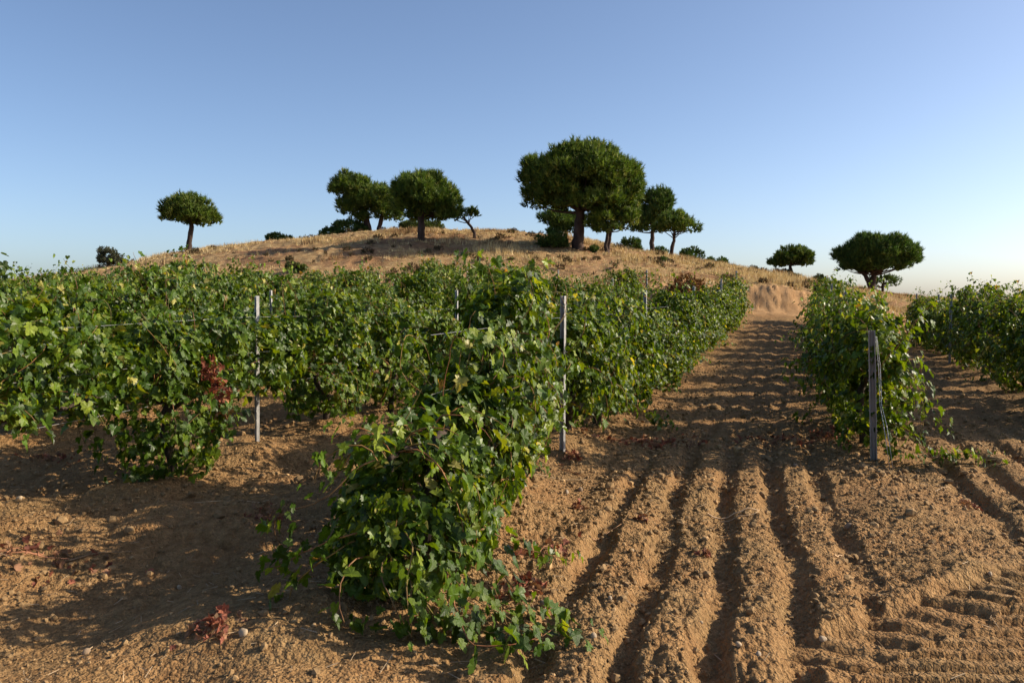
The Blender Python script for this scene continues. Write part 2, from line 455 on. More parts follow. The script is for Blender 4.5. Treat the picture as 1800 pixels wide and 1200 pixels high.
# ------------------------------------------------------------------ grapevine
def grow_vine(seed, height=1.7, width=0.42, skirt=0.3, nshoot=42, length=1.5, sprawl=(), droop=0.4, hull=317, taper=0.22, spikes=4, arms=()):
    """one trained vine, row along local Y, trunk foot at the origin.
    returns trunk mesh data, cane mesh data, leaf arrays"""
    g = np.random.default_rng(seed)
    tr = Acc(); cn = Acc()
    hz = 0.62 + g.uniform(-0.05, 0.08)
    pts = [(0, 0, -0.12)]
    x = y = 0.0
    for i in range(1, 7):
        x += g.uniform(-0.05, 0.05); y += g.uniform(-0.06, 0.06)
        pts.append((x, y, hz * i / 6))
    tv, tf = tube(pts, np.linspace(0.050, 0.028, 7) * g.uniform(0.75, 1.3, 7), 8)
    tr.add(tv, tf)
    for s in (-1, 1):
        arm = [(x, y, hz - 0.03)]
        for i in range(1, 7):
            arm.append((x * (1 - i / 6) + g.uniform(-0.02, 0.02), s * length * 0.36 * i / 6, hz + 0.10 * min(1, i / 2.5) + g.uniform(-0.02, 0.02)))
        v, f = tube(arm, np.linspace(0.032, 0.016, 7), 6); tr.add(v, f)
    P = []; Nn = []; Tp = []; Sz = []
    def shoot(start, d, ln, stiff, zmin, zmax, wlim, free_at, thin=0.7):
        p = np.array(start, float); d = unit(np.array(d, float)); path = [p.copy()]
        step = 0.058; nst = int(ln / step); az = g.uniform(0, 6.28)
        for i in range(nst):
            fr = i * step
            d = d + g.normal(0, 0.14, 3)
            if fr > free_at: d[2] -= 0.16 * (1 - stiff)
            if p[2] > zmax: d[2] -= 0.35; d[0] += 0.22 * np.sign(p[0] + g.normal(0, 0.1))
            if abs(p[0]) > wlim: d[0] -= 0.25 * np.sign(p[0])
            if abs(p[1]) > length * 0.62: d[1] -= 0.2 * np.sign(p[1])
            d = unit(d); p = p + d * step
            if p[2] < zmin:
                if zmin < 0.12: p[2] = zmin + 0.01; d[2] = abs(d[2]) * 0.1
                else: break
            path.append(p.copy())
            az += 2.4 + g.normal(0, 0.4)
            nl = 1 if g.random() < thin else 2
            for q in range(nl):
                side = unit(np.array([math.cos(az + q * 2), math.sin(az + q * 2), 0.15]))
                outw = np.array([np.sign(p[0] + g.normal(0, 0.08)), 0, 0])
                off = unit(side * 0.8 + outw * 0.5 + g.normal(0, 0.3, 3)) * g.uniform(0.04, 0.11)
                lp = p + off
                if lp[2] < 0.02: lp[2] = 0.03
                hz_out = np.clip(abs(lp[0]) / max(width, 0.2), 0, 1)
                nrm = unit(outw * (0.35 + 0.75 * hz_out) + np.array([0, 0, 0.55]) + g.normal(0, 0.45, 3))
                tip = unit(off * 6 + np.array([0, 0, -0.9]) + g.normal(0, 0.45, 3))
                P.append(lp); Nn.append(nrm); Tp.append(tip)
                tipf = 1.0 - 0.45 * max(0, (i - nst * 0.7) / (nst * 0.3 + 1e-6))
                Sz.append(g.uniform(0.048, 0.104) * tipf)
        if len(path) > 2:
            v, f = tube(path, np.linspace(0.0055, 0.0022, len(path)), 4, False)
            cn.add(v, f, (g.uniform(0.7, 1.2), g.uniform(0.8, 1.3), g.uniform(0.7, 1.1)))
    for i in range(nshoot):
        sy = (i + g.uniform(0, 1)) / nshoot * length - length / 2
        kind = g.random()
        st = (g.normal(0, 0.02), sy, hz + 0.1)
        if kind > droop:            # tied up between the wires
            shoot(st, (g.normal(0, 0.32), g.normal(0, 0.25), 1.0), g.uniform(0.75, 1.15) * (height - 0.35), 0.75, skirt, height - 0.18 + g.normal(0, 0.08), width, 0.7)
        else:                        # arching out and hanging
            sx = g.choice([-1, 1])
            shoot(st, (sx * g.uniform(0.5, 1.0), g.normal(0, 0.5), g.uniform(-0.1, 0.7)), g.uniform(0.7, 1.35), 0.25, skirt, height - 0.2, width * 1.15, 0.15)
    for i in range(spikes):
        shoot((g.normal(0, 0.08), g.uniform(-0.45, 0.45) * length, height * 0.72), (g.normal(0, 0.2), g.normal(0, 0.25), 1.0), height * 0.28 + g.uniform(0.12, 0.42), 0.95, skirt, height + 0.5, 0.5, 0.4, 0.6)
    for (st, d, ln) in sprawl:
        shoot(st, d, ln, 0.25, 0.05, height, 9.0, 0.1, 0.15)
    # the closed outer coat of leaves, over the plant itself and over any long arm it has along the wires
    def coat(yc, length, skirt, height, taper, seed):
        area = length * (2 * (height - skirt) + 2.4 * width) * 1.05
        n = int(hull * area)
        ph = g.uniform(0, 2 * math.pi, n); yy = g.uniform(-0.54, 0.54, n) * length
        cp, sp = np.cos(ph), np.sin(ph)
        ex = 0.72
        ends = np.abs(yy) / (0.5 * length)
        top = height - 0.12 - taper * (height - skirt) * ends ** 2.6 + 0.16 * noise(yy, yy * 0 + seed, 0.35, seed)
        bot = skirt + (0.14 + 0.95 * taper) * ends ** 2 * (1.0 - 0.4 * noise(yy, yy * 0, 0.4, seed + 3)) * (0.5 if skirt < 0.1 else 1.0) + (0.12 * noise(yy, yy * 0, 0.25, seed + 5) if skirt > 0.3 else 0)
        zc = (top + bot) / 2; hh = np.maximum((top - bot) / 2, 0.1)
        lump = 1 + 0.26 * noise(yy + 9 * seed, ph * 0.45, 0.30, seed + 1) + 0.10 * noise(yy, ph * 0.45, 0.12, seed + 2)
        depth = 1 - np.abs(g.normal(0, 0.16, n))
        X = width * np.sign(cp) * np.abs(cp) ** ex * lump * depth * (1 - 0.72 * np.clip(ends, 0, 1.05) ** 5)
        Z = zc + hh * np.sign(sp) * np.abs(sp) ** ex * np.clip(lump, 0.85, 1.12) * np.clip(depth, 0.8, 1)
        keep = (Z > 0.03) & ~((sp < -0.75) & (g.random(n) < 0.6))
        outn = unit(np.stack([cp / width * hh, 1.1 * np.sign(yy) * np.clip(ends, 0, 1) ** 4, sp], 1))
        nn = unit(outn * 0.75 + np.array([0, 0, 0.35]) + g.normal(0, 0.42, (n, 3)))
        tt = unit(outn * 0.5 + np.array([0, 0, -0.9]) + g.normal(0, 0.45, (n, 3)))
        return np.stack([X, yy + yc, Z], 1)[keep], nn[keep], tt[keep], g.uniform(0.042, 0.104, n)[keep]
    blocks = [coat(0.0, length, skirt, height, taper, seed)] + [coat(e[0], e[1], e[2], e[3], 0.15, seed + 31 + i) for i, e in enumerate(arms)]
    for e in arms:
        yy = np.linspace(0, e[0] + 0.45 * e[1] * np.sign(e[0]), 9)
        v, f = tube(np.stack([g.normal(0, 0.02, 9), yy, hz + 0.1 * np.minimum(1, np.abs(yy) * 2) + g.normal(0, 0.015, 9)], 1), np.linspace(0.028, 0.012, 9), 6); tr.add(v, f)
    P = np.concatenate([np.array(P)] + [q[0] for q in blocks]); Nn = np.concatenate([np.array(Nn)] + [q[1] for q in blocks])
    Tp = np.concatenate([np.array(Tp)] + [q[2] for q in blocks]); Sz = np.concatenate([np.array(Sz)] + [q[3] for q in blocks])
    return tr, cn, P, Nn, Tp, Sz, g

def leaf_meshes(kind_seed):
    """a handful of single-leaf meshes shared by the leaves that stand as parts"""
    out = []
    g = np.random.default_rng(kind_seed)
    cols = leaf_colours(16, g); cols = np.where((cols[:, :1] > cols[:, 1:2]), cols[:, :1] * 0 + np.array([[0.06, 0.11, 0.012]]), cols)
    for i in range(16):
        V, F, C = leaf_block(np.zeros((1, 3)), np.array([[0, 0, 1.0]]), np.array([[0, 1.0, 0]]), np.ones(1), g, cols[i:i+1])
        me = new_mesh("vine_leaf", V, F, False, C); me.materials.append(M_LEAF); out.append(me)
    return out
LEAF_ME = leaf_meshes(5)

ORD = ("first second third fourth fifth sixth seventh eighth ninth tenth eleventh twelfth thirteenth fourteenth fifteenth sixteenth "
       "seventeenth eighteenth nineteenth twentieth twenty-first twenty-second twenty-third twenty-fourth twenty-fifth twenty-sixth "
       "twenty-seventh twenty-eighth twenty-ninth thirtieth").split()

def row_phrase(k):
    if k <= 0: return f"{ORD[-k]} row left of the furrowed lane"
    return f"{ORD[k - 1]} row right of the furrowed lane"

def dry_cluster(root_loc, n, g, spread=(0.06, 0.06, 0.12), size=(0.03, 0.065)):
    P = g.normal(0, 1, (n, 3)) * spread + root_loc
    N_ = unit(g.normal(0, 1, (n, 3))); T = unit(g.normal(0, 1, (n, 3)) + [0, 0, -0.8])
    base = np.array([[0.24, 0.075, 0.04], [0.16, 0.05, 0.03], [0.30, 0.15, 0.07]])
    cols = base[g.choice(3, n)] * g.uniform(0.7, 1.3, (n, 1))
    return leaf_block(P, N_, T, g.uniform(*size, n), g, cols, crumple=1.8)

def place_vine(k, y, label, data, parts=None, rz_extra=0.0, scale=(1, 1, 1)):
    x = float(row_x(k, y))
    ang = -math.atan(float(row_slope(y)))
    zg = float(surface(np.array([x]), np.array([y]), False)[0])
    root = empty("grapevine", (x, y, zg - 0.02), ang + rz_extra)
    root.scale = scale
    tag(root, label, "grapevine", "grapevines trained along the trellis rows")
    return root

# growers keep the foliage off the foot and head of these posts
PRUNE = [(0.53, 8.75, -0.06, -0.998, 2.2, 0.13, 0.62, 1.28), (-2.85, 9.15, 0.30, -0.954, 1.1, 0.12, 0.68, 1.72), (11.0, 21.0, -0.5, -0.86, 1.0, 0.2, 3, 3)]
def unique_vine(k, y, label, seed, leaf_parts=0, dx=0.0, leaf_scale=0.92, dry=(), grapes=(), **kw):
    tr, cn, P, Nn, Tp, Sz, g = grow_vine(seed, **kw)
    root = place_vine(k, y, label, None)
    root.location.x += dx
    obj("trunk", tr.mesh("trunk", True), M_BARK, root)
    obj("canes", cn.mesh("canes", True), M_CANE, root)
    n = len(P)
    Sz = Sz * leaf_scale
    cols = leaf_colours(n, g)
    # the leaves that show largest: outermost towards the viewer
    rot = Matrix.Rotation(root.rotation_euler.z, 4, 'Z')
    ca, sa = math.cos(root.rotation_euler.z), math.sin(root.rotation_euler.z)
    wx = root.location.x + ca * P[:, 0] - sa * P[:, 1]; wy = root.location.y + sa * P[:, 0] + ca * P[:, 1]
    wz = root.location.z + P[:, 2]
    score = np.sqrt(wx ** 2 + wy ** 2 + (wz - CAM_H) ** 2) - 0.5 * np.abs(P[:, 0]) + g.normal(0, 0.12, n)
    ok = np.ones(n, bool)
    for (qx, qy, ddx, ddy, ln_, rad, zlo, zhi) in PRUNE:
        t = np.clip((wx - qx) * ddx + (wy - qy) * ddy, 0, ln_)
        dist = np.hypot(wx - qx - t * ddx, wy - qy - t * ddy)
        ok &= ~((dist < rad) & ((wz < zlo) | (wz > zhi)))
    order = np.array([i for i in np.argsort(score) if ok[i]])
    single = order[:leaf_parts]; rest = order[leaf_parts:]
    if len(rest):
        V, F, C = leaf_block(P[rest], Nn[rest], Tp[rest], Sz[rest], g, cols[rest])
        fo = obj("foliage", new_mesh("foliage", V, F, False, C), M_LEAF, root)
        fo["kind"] = "stuff"
    for i in single:
        nrm = Vector(Nn[i]); tip = Vector(Tp[i]); tip = (tip - tip.dot(nrm) * nrm).normalized(); sd_ = tip.cross(nrm)
        o = bpy.data.objects.new("leaf", LEAF_ME[int(g.integers(len(LEAF_ME)))])
        mt = Matrix(((sd_.x, tip.x, nrm.x, 0), (sd_.y, tip.y, nrm.y, 0), (sd_.z, tip.z, nrm.z, 0), (0, 0, 0, 1)))
        s = float(Sz[i])
        o.parent = root
        o.matrix_local = Matrix.Translation(Vector(P[i])) @ mt @ Matrix.Diagonal((s, s, s, 1))
        COL.objects.link(o)
    for (c, nn, sp) in dry:
        V, F, C = dry_cluster(np.array(c), nn, g, sp)
        d = obj("dried_leaves", new_mesh("dried_leaves", V, F, False, C), M_DRYLEAF, root)
        d["label"] = "cluster of withered red-brown leaves"; d["kind"] = "stuff"
    for c in grapes:
        ac = Acc()
        bm_v, bm_f = ico_v, ico_f
        for i in range(60):
            t = g.random() ** 0.8
            r = 0.045 * (1 - t) + 0.012
            a = g.uniform(0, 6.28)
            ac.add(bm_v * 0.0085 + np.array([c[0] + r * math.cos(a), c[1] + r * math.sin(a), c[2] - 0.16 * t]), bm_f)
        d = obj("grape_bunch", ac.mesh("grape_bunch", True), M_GRAPE, root)
        d["label"] = "hanging bunch of pale green grapes"; d["kind"] = "stuff"
    return root

_phi = (1 + 5 ** 0.5) / 2
ico_v = unit(np.array([(-1, _phi, 0), (1, _phi, 0), (-1, -_phi, 0), (1, -_phi, 0), (0, -1, _phi), (0, 1, _phi), (0, -1, -_phi), (0, 1, -_phi),
                       (_phi, 0, -1), (_phi, 0, 1), (-_phi, 0, -1), (-_phi, 0, 1)], float))
ico_f = np.array([(0, 11, 5), (0, 5, 1), (0, 1, 7), (0, 7, 10), (0, 10, 11), (1, 5, 9), (5, 11, 4), (11, 10, 2), (10, 7, 6), (7, 1, 8),
                  (3, 9, 4), (3, 4, 2), (3, 2, 6), (3, 6, 8), (3, 8, 9), (4, 9, 5), (2, 4, 11), (6, 2, 10), (8, 6, 7), (9, 8, 1)], np.int64)

# shared vines for everything beyond the nearest plants
VAR = []
for i, kw in enumerate([dict(height=1.80, skirt=0.12, droop=0.45), dict(height=1.90, skirt=0.2, droop=0.4), dict(height=1.70, skirt=0.1, droop=0.5),
                        dict(height=2.02, skirt=0.12, droop=0.35), dict(height=1.76, skirt=0.18, droop=0.4), dict(height=1.86, skirt=0.08, droop=0.5),
                        dict(height=1.66, skirt=0.05, droop=0.45), dict(height=1.95, skirt=0.15, droop=0.42)]):
    tr, cn, P, Nn, Tp, Sz, g = grow_vine(300 + i, width=0.45, nshoot=34, length=1.45, hull=340, taper=(0.42, 0.62, 0.50, 0.72)[i % 4], spikes=3 + i % 4, **kw)
    V, F, C = leaf_block(P, Nn, Tp, Sz * 0.98, g, leaf_colours(len(P), g), small=False)
    a = tr.mesh("trunk", True); a.materials.append(M_BARK)
    b = cn.mesh("canes", True); b.materials.append(M_CANE)
    c = new_mesh("foliage", V, F, False, C); c.materials.append(M_LEAF)
    VAR.append((a, b, c))

ROW_H = {0: 0.86, 1: 0.84, -1: 0.98, -2: 1.0, -3: 1.04, -4: 1.06, -5: 1.06, -6: 1.04, -7: 1.03, 2: 0.90, 3: 0.88, 4: 0.85}
VARC = []
for i, kw in enumerate([dict(height=1.78, skirt=0.05, length=1.0), dict(height=1.95, skirt=0.02, length=1.1), dict(height=1.62, skirt=0.08, length=0.95), dict(height=1.86, skirt=0.0, length=1.05)]):
    tr, cn, P, Nn, Tp, Sz, g = grow_vine(400 + i, width=0.40, nshoot=26, droop=0.4, hull=340, taper=0.45, spikes=3, **kw)
    V, F, C = leaf_block(P, Nn, Tp, Sz * 0.98, g, leaf_colours(len(P), g))
    a = tr.mesh("trunk", True); a.materials.append(M_BARK)
    b = cn.mesh("canes", True); b.materials.append(M_CANE)
    c = new_mesh("foliage", V, F, False, C); c.materials.append(M_LEAF)
    VARC.append((a, b, c))
def shared_vine(k, y, label, i):
    root = place_vine(k, y, label, None, None, math.pi * R.randint(0, 1), (R.uniform(0.9, 1.15), R.uniform(0.98, 1.1), R.choice((0.84, 0.92, 0.98, 1.02, 1.12)) * R.uniform(0.96, 1.04) * ROW_H.get(k, 1.0)))
    a, b, c = VARC[i % 4] if (k in (0, 1) or R.random() < 0.5) else VAR[i % len(VAR)]
    obj("trunk", a, None, root); obj("canes", b, None, root); f = obj("foliage", c, None, root); f["kind"] = "stuff"
    return root

# nearest plants, each grown for its own place
NEAR = {
    (0, 0): (4.95, dict(dx=0.12, leaf_scale=0.85, spikes=1, seed=41, height=0.92, width=0.36, skirt=-0.03, nshoot=24, length=1.3, droop=0.5, leaf_parts=290, hull=520, taper=0.14,
             sprawl=[((0.05, -0.5, 0.35), (0.9, -0.55, 0.1), 1.15), ((0.1, -0.3, 0.4), (1.0, -0.15, 0.1), 1.2), ((0.0, -0.55, 0.35), (0.5, -0.9, 0.0), 1.1),
                     ((0, -0.5, 0.4), (0.05, -1.0, 0.1), 0.9), ((0, -0.5, 0.35), (-0.4, -0.9, 0.0), 0.85), ((0.1, 0.0, 0.4), (1, 0.1, 0), 0.9),
                     ((0, -0.45, 0.4), (0.8, -0.7, 0.2), 1.0),
                     ((0, -0.55, 0.3), (-0.3, -1, 0), 0.8), ((0.05, -0.55, 0.3), (0.25, -1, 0), 0.95), ((0.1, -0.5, 0.25), (0.5, -0.95, 0), 1.2), ((0.2, -0.5, 0.3), (0.75, -0.75, 0), 1.3), ((0.2, -0.4, 0.3), (0.95, -0.45, 0), 1.25)])),
    (0, 1): (6.15, dict(dx=0.08, spikes=1, seed=42, height=1.36, width=0.30, skirt=0.02, nshoot=30, length=1.4, droop=0.5, leaf_parts=290, hull=450, taper=0.18,
             sprawl=[((0.1, 0.2, 0.5), (1, -0.2, 0), 0.6)])),
    (0, 2): (7.40, dict(spikes=0, seed=43, height=1.84, width=0.29, skirt=0.12, nshoot=36, length=1.4, droop=0.35, leaf_parts=290, hull=400, taper=0.12)),
    (0, 3): (9.5, dict(spikes=1, seed=44, height=1.52, width=0.38, skirt=0.18, nshoot=32, length=1.5, droop=0.42, leaf_parts=240, hull=338)),
    (0, 4): (10.9, dict(spikes=2, seed=45, height=1.56, width=0.40, skirt=0.12, nshoot=32, length=1.55, droop=0.45, leaf_parts=200, grapes=[(0.44, -0.5, 0.92)],
             sprawl=[((0.1, 0.2, 0.4), (1, -0.2, 0), 1.2), ((0.1, 0.4, 0.4), (1, 0.2, 0), 1.0)])),
    (1, 0): (9.25, dict(spikes=2, seed=51, height=1.52, width=0.36, skirt=0.05, nshoot=34, length=1.5, droop=0.5, leaf_parts=290, hull=324, taper=0.16,
             sprawl=[((0.1, -0.5, 0.4), (0.9, -0.9, 0), 1.5), ((0.0, -0.6, 0.4), (0.1, -1, 0), 0.9), ((0.1, -0.5, 0.5), (1, -0.3, 0.3), 0.9), ((-0.1, -0.5, 0.4), (-0.5, -1, 0), 0.6),
                     ((0.1, -0.5, 0.3), (0.8, -0.95, 0), 1.6)])),
    (1, 1): (10.7, dict(spikes=2, seed=52, height=1.56, width=0.38, skirt=0.12, nshoot=32, length=1.5, droop=0.42, leaf_parts=160,
             sprawl=[((-0.1, 0.3, 0.4), (-1, 0.0, 0), 0.9)])),
    (-1, 0): (5.75, dict(seed=62, height=1.62, width=0.40, skirt=0.66, nshoot=34, length=1.5, droop=0.35, leaf_parts=290, taper=0.12, spikes=2, hull=300, arms=[(1.1, 0.9, 0.70, 1.5), (-1.2, 1.2, 0.66, 1.5)])),
    (-1, 1): (7.85, dict(seed=63, height=1.62, width=0.38, skirt=-0.05, nshoot=32, length=1.0, droop=0.45, leaf_parts=290, hull=330, taper=0.1, spikes=2, arms=[(1.25, 1.7, 0.60, 1.62)],
              dry=[((0.44, 0.0, 1.02), 34, (0.05, 0.05, 0.07)), ((0.46, 0.08, 0.84), 38, (0.05, 0.06, 0.07)), ((0.42, 0.2, 0.64), 18, (0.04, 0.04, 0.08))])),
    (-1, 2): (10.6, dict(seed=65, height=1.70, width=0.42, skirt=0.0, nshoot=34, length=1.3, droop=0.45, leaf_parts=240, taper=0.16, hull=310, spikes=3)),
    (-1, 3): (12.3, dict(seed=66, height=1.66, width=0.40, skirt=0.10, nshoot=32, length=1.2, droop=0.42, leaf_parts=120, taper=0.3, hull=300, spikes=3)),
}
ROWS = {0: (4.95, 29.8), 1: (9.15, 30.6), -1: (5.7, 30.0), -2: (9.3, 30.3), -3: (12.9, 30.3), -4: (16.4, 30.6), -5: (20.0, 30.6), -6: (23.6, 31), -7: (27.0, 31),
        2: (10.6, 31.6), 3: (22.0, 33.0), 4: (32.0, 35.5)}
for k, (ya, yb) in ROWS.items():
    i = 0; y = ya; prev = -1
    while y < yb:
        lab = f"leafy grapevine, {ORD[i]} from the near end of the {row_phrase(k)}"
        if (k, i) in NEAR:
            y, kw = NEAR[(k, i)]
            unique_vine(k, y, lab, **kw)
        else:
            v = R.randrange(len(VAR))
            if v == prev: v = (v + 1) % len(VAR)
            prev = v
            shared_vine(k, y, lab, v)
        y += 1.56 * R.uniform(0.93, 1.07) / math.hypot(1, float(row_slope(y))) * 1.03
        i += 1

# ------------------------------------------------------------------ trellis posts and wires
def post_mesh(h, w=0.055, d=0.035, t=0.004, notches=True):
    a = Acc()
    prof = [(-w/2 - 0.008, -d/2), (-w/2, -d/2), (-w/2 + 0.006, d/2 - 0.004), (-w*0.14, d/2 - 0.004), (-w*0.08, d/2 - 0.013), (w*0.08, d/2 - 0.013), (w*0.14, d/2 - 0.004),
            (w/2 - 0.006, d/2 - 0.004), (w/2, -d/2), (w/2 + 0.008, -d/2)]
    inner = [(x * 0.93, y + t) for x, y in prof][::-1]
    ring = prof + inner
    n = len(ring)
    V = [(x, y, -0.15) for x, y in ring] + [(x, y, h) for x, y in ring]
    F = []
    for i in range(n):
        j = (i + 1) % n
        F += [(i, j, n + j), (i, n + j, n + i)]
    for i in range(len(prof) - 1):
        F += [(n + i, n + i + 1, n + n - 2 - i), (n + i, n + n - 2 - i, n + n - 1 - i)]
    a.add(V, F)
    if notches:
        for s in (-1, 1):
            for q in range(int((h - 0.3) / 0.1)):
                zc = 0.35 + q * 0.1
                x0 = s * (w / 2 + 0.007)
                vv = np.array([(x0, -d/2 - 0.002, zc), (x0 + s * 0.009, -d/2 - 0.004, zc + 0.012), (x0, -d/2 - 0.002, zc + 0.024), (x0, -d/2 + 0.006, zc + 0.012)])
                a.add(vv, [(0, 1, 2), (0, 3, 1), (1, 3, 2), (0, 2, 3)])
    return a.mesh("trellis_post")
POST_NEAR = post_mesh(1.70); POST_NEAR.materials.append(M_STEEL)
POST_FAR = post_mesh(1.78, w=0.046, d=0.032, notches=False); POST_FAR.materials.append(M_STEEL)
POST_END = post_mesh(1.36, w=0.05, d=0.04); POST_END.materials.append(M_OLDPOST)
def post(k, y, label, me, tilt=0.0, dx=0.0, face=0.0):
    x = float(row_x(k, y)) + dx
    o = obj("trellis_post", me, None, None, (x, y, float(land(np.array([x]), np.array([y]))[0])))
    o.rotation_euler = (0.02 * R.uniform(-1, 1), tilt + 0.015 * R.uniform(-1, 1), -math.atan(float(row_slope(y))) + face)
    tag(o, label, "post", "steel posts holding up the vine rows")
    return o
POSTS = {0: [8.75, 14.2, 19.8, 25.2, 30.4], -1: [9.15, 14.6, 20.2, 25.6, 30.9], -2: [14.8, 20.3, 25.9, 31.2], -3: [14.7, 20.3, 25.8, 31.2], -4: [20.3, 25.8, 31.3],
         -5: [25.8, 31.4], -6: [25.8, 31.6], 1: [8.45, 14.0, 19.6, 25.2, 31.2], 2: [15.3, 21.0, 26.5, 32.3], 3: [26.6, 33.6], 4: [33, 36.2]}
for k, ys in POSTS.items():
    for i, y in enumerate(ys):
        lab = f"steel trellis post, {ORD[i]} from near end, {row_phrase(k)}"
        if (k, i) == (1, 0):
            e = post(k, y, "weathered grey-brown end post with slack wires, nearest right of the furrowed lane", POST_END, -0.02)
            for q, (a, b, c) in enumerate([(0.055, -0.03, 0.0), (0.07, -0.035, 0.012)]):
                pts = [(a * 0.6, b, 1.30), (a, b - 0.01, 1.0), (a + 0.006, b - 0.02, 0.62), (a + 0.03 + c, b - 0.10, 0.42), (a + 0.055 + c, b - 0.30, 0.03)]
                v, f = tube(pts, 0.0032, 5); 
                obj("tie_wire", new_mesh("tie_wire", v, f, True), M_WIRE, e)
        else:
            post(k, y, lab, POST_NEAR if y < 12 else POST_FAR, face=(-0.7 if y < 12 else -0.5), dx=(0.12 if (k, i) == (0, 0) else -0.42 if (k, i) == (2, 1) else 0.02))

def wire(k, h, y0, y1, label, dx=0.03):
    ys = np.arange(y0, y1, 1.0)
    xs = row_x(k, ys) + dx
    zs = land(xs, ys) + h - 0.03 * np.abs(np.sin((ys - 8.8) / 5.5 * math.pi))
    v, f = tube(np.stack([xs, ys, zs], 1), 0.0019, 5)
    o = obj("trellis_wire", new_mesh("trellis_wire", v, f, True), M_WIRE)
    tag(o, label, "wire", "wires strung along the trellis rows")
for k, y0, y1 in ((0, 5.4, 30.6), (1, 8.45, 31.8), (-1, 4.0, 31.0)):
    for h, nm in ((0.74, "low"), (1.10, "middle"), (1.48, "high")):
        wire(k, h, y0, y1, f"thin galvanised {nm} trellis wire along the {row_phrase(k)}")

# ------------------------------------------------------------------ pines and shrubs on the hill
def needle_crown(clumps, g, tuft_len=0.30, per_area=46, cols=None, up=0.75, needles=8, width=0.03, lower=-0.35):
    """clumps: list of (centre, radius). Brushes of needles stand out all over each clump"""
    base = np.array(cols if cols is not None else [[0.046, 0.082, 0.012], [0.088, 0.132, 0.018], [0.14, 0.18, 0.028], [0.20, 0.21, 0.045]])
    Vs = []; Fs = []; Cs = []; n0 = 0
    for (c, r) in clumps:
        n = max(6, int(per_area * 4 * math.pi * r * r * 0.7))
        d = unit(g.normal(0, 1, (n * 2, 3))); d = d[d[:, 2] > lower][:n]; n = len(d)
        P = np.array(c) + d * r * g.uniform(0.62, 1.16, (n, 1)) * np.array([1, 1, 0.9])
        D = unit(d * 0.75 + np.array([0, 0, up]) + g.normal(0, 0.28, (n, 3)))
        col = base[g.choice(len(base), n, p=[0.3, 0.36, 0.24, 0.10][:len(base)])] * g.uniform(0.75, 1.25, (n, 1)) * g.uniform(0.8, 1.25)
        for q in range(needles):
            dd = unit(D + g.normal(0, 0.42, (n, 3)))
            ln = tuft_len * g.uniform(0.6, 1.25, (n, 1))
            sd_ = unit(np.cross(dd, g.normal(0, 1, (n, 3)))) * width
            b = P - dd * ln * 0.25
            V = np.stack([b - sd_, b + sd_, b + dd * ln], 1)
            Vs.append(V.reshape(-1, 3)); Fs.append(np.arange(n * 3).reshape(-1, 3) + n0); n0 += n * 3
            Cs.append(np.repeat(col, 3, 0))
    return np.concatenate(Vs), np.concatenate(Fs), np.concatenate(Cs)

def clumps_in(lobes, g, rc=(0.42, 0.72), dens=1.0, bottom=-0.35):
    out = []
    for (c, rx, ry, rz) in lobes:
        area = 4 * math.pi * ((rx * ry) ** 1.6 / 3 + (rx * rz) ** 1.6 / 3 + (ry * rz) ** 1.6 / 3) ** (1 / 1.6)
        n = max(5, int(dens * area * 0.95))
        k = 0
        while k < n:
            d = g.normal(0, 1, 3); d /= np.linalg.norm(d)
            if d[2] < bottom - 0.25 * g.random(): continue
            r = g.uniform(*rc) * min(1.0, 0.55 + 0.3 * min(rx, rz))
            q = np.array(c) + d * np.array([max(rx - r * 0.9, 0.1), max(ry - r * 0.9, 0.1), max(rz - r * 0.75, 0.08)]) * g.uniform(0.84, 1.04)
            out.append((q, r)); k += 1
    return out

def pine(label, base, trunk, lobes, seed, name="pine_tree", cat="pine tree", group="stone pines on the hilltop", tuft=0.40, rc=(0.34, 0.74), per_area=23, dens=1.0, cols=None, extra_trunks=(), bottom=-0.5):
    """base: world foot; trunk: list of (dx, dy, dz, r); lobes: list of (cx, cy, cz, rx, ry, rz), all relative to the foot"""
    g = np.random.default_rng(seed)
    root = empty(name, tuple(base))
    tag(root, label, cat, group)
    for tk in (trunk, *extra_trunks):
        ac = Acc()
        tk = np.array(tk, float)
        m = 14
        t = np.linspace(0, len(tk) - 1, m)
        pts = np.stack([np.interp(t, range(len(tk)), tk[:, j]) for j in range(4)], 1)
        pts[1:, :2] += g.normal(0, 0.02, (m - 1, 2))
        pts[0, 3] *= 1.3; pts[0, 2] -= 0.35
        v, f = tube(pts[:, :3], pts[:, 3] * g.uniform(0.93, 1.07, m), 10); ac.add(v, f)
        top = pts[-1, :3]
        if tk is not None and len(lobes):
            ends = []
            for (cx, cy, cz, rx, ry, rz) in lobes:
                for q in range(3 + int(rx * 1.4)):
                    a = g.uniform(0, 6.28); rr = g.uniform(0.35, 0.8)
                    ends.append((cx + rx * rr * math.cos(a), cy + ry * rr * math.sin(a), cz - rz * g.uniform(-0.1, 0.35)))
            for e in ends:
                st = pts[int(g.integers(m - 4, m)), :3]
                e = np.array(e)
                mid = st * 0.45 + e * 0.55 + np.array([0, 0, -0.12 * np.linalg.norm(e - st)]) + g.normal(0, 0.08, 3)
                tt = np.linspace(0, 1, 6)[:, None]
                cu = (1 - tt) ** 2 * st + 2 * tt * (1 - tt) * mid + tt ** 2 * e
                v, f = tube(cu, np.linspace(max(0.03, pts[-1, 3] * 0.5), 0.012, 6), 5); ac.add(v, f)
        obj("trunk", ac.mesh("trunk", True), M_PINEBARK, root)
    cl = clumps_in([((a, b, c), d, e, f) for (a, b, c, d, e, f) in lobes], g, rc, dens, bottom)
    V, F, C = needle_crown(cl, g, tuft, per_area, cols, lower=min(-0.35, bottom))
    o = obj("crown", new_mesh("crown", V, F, False, C), M_NEEDLE, root)
    return root

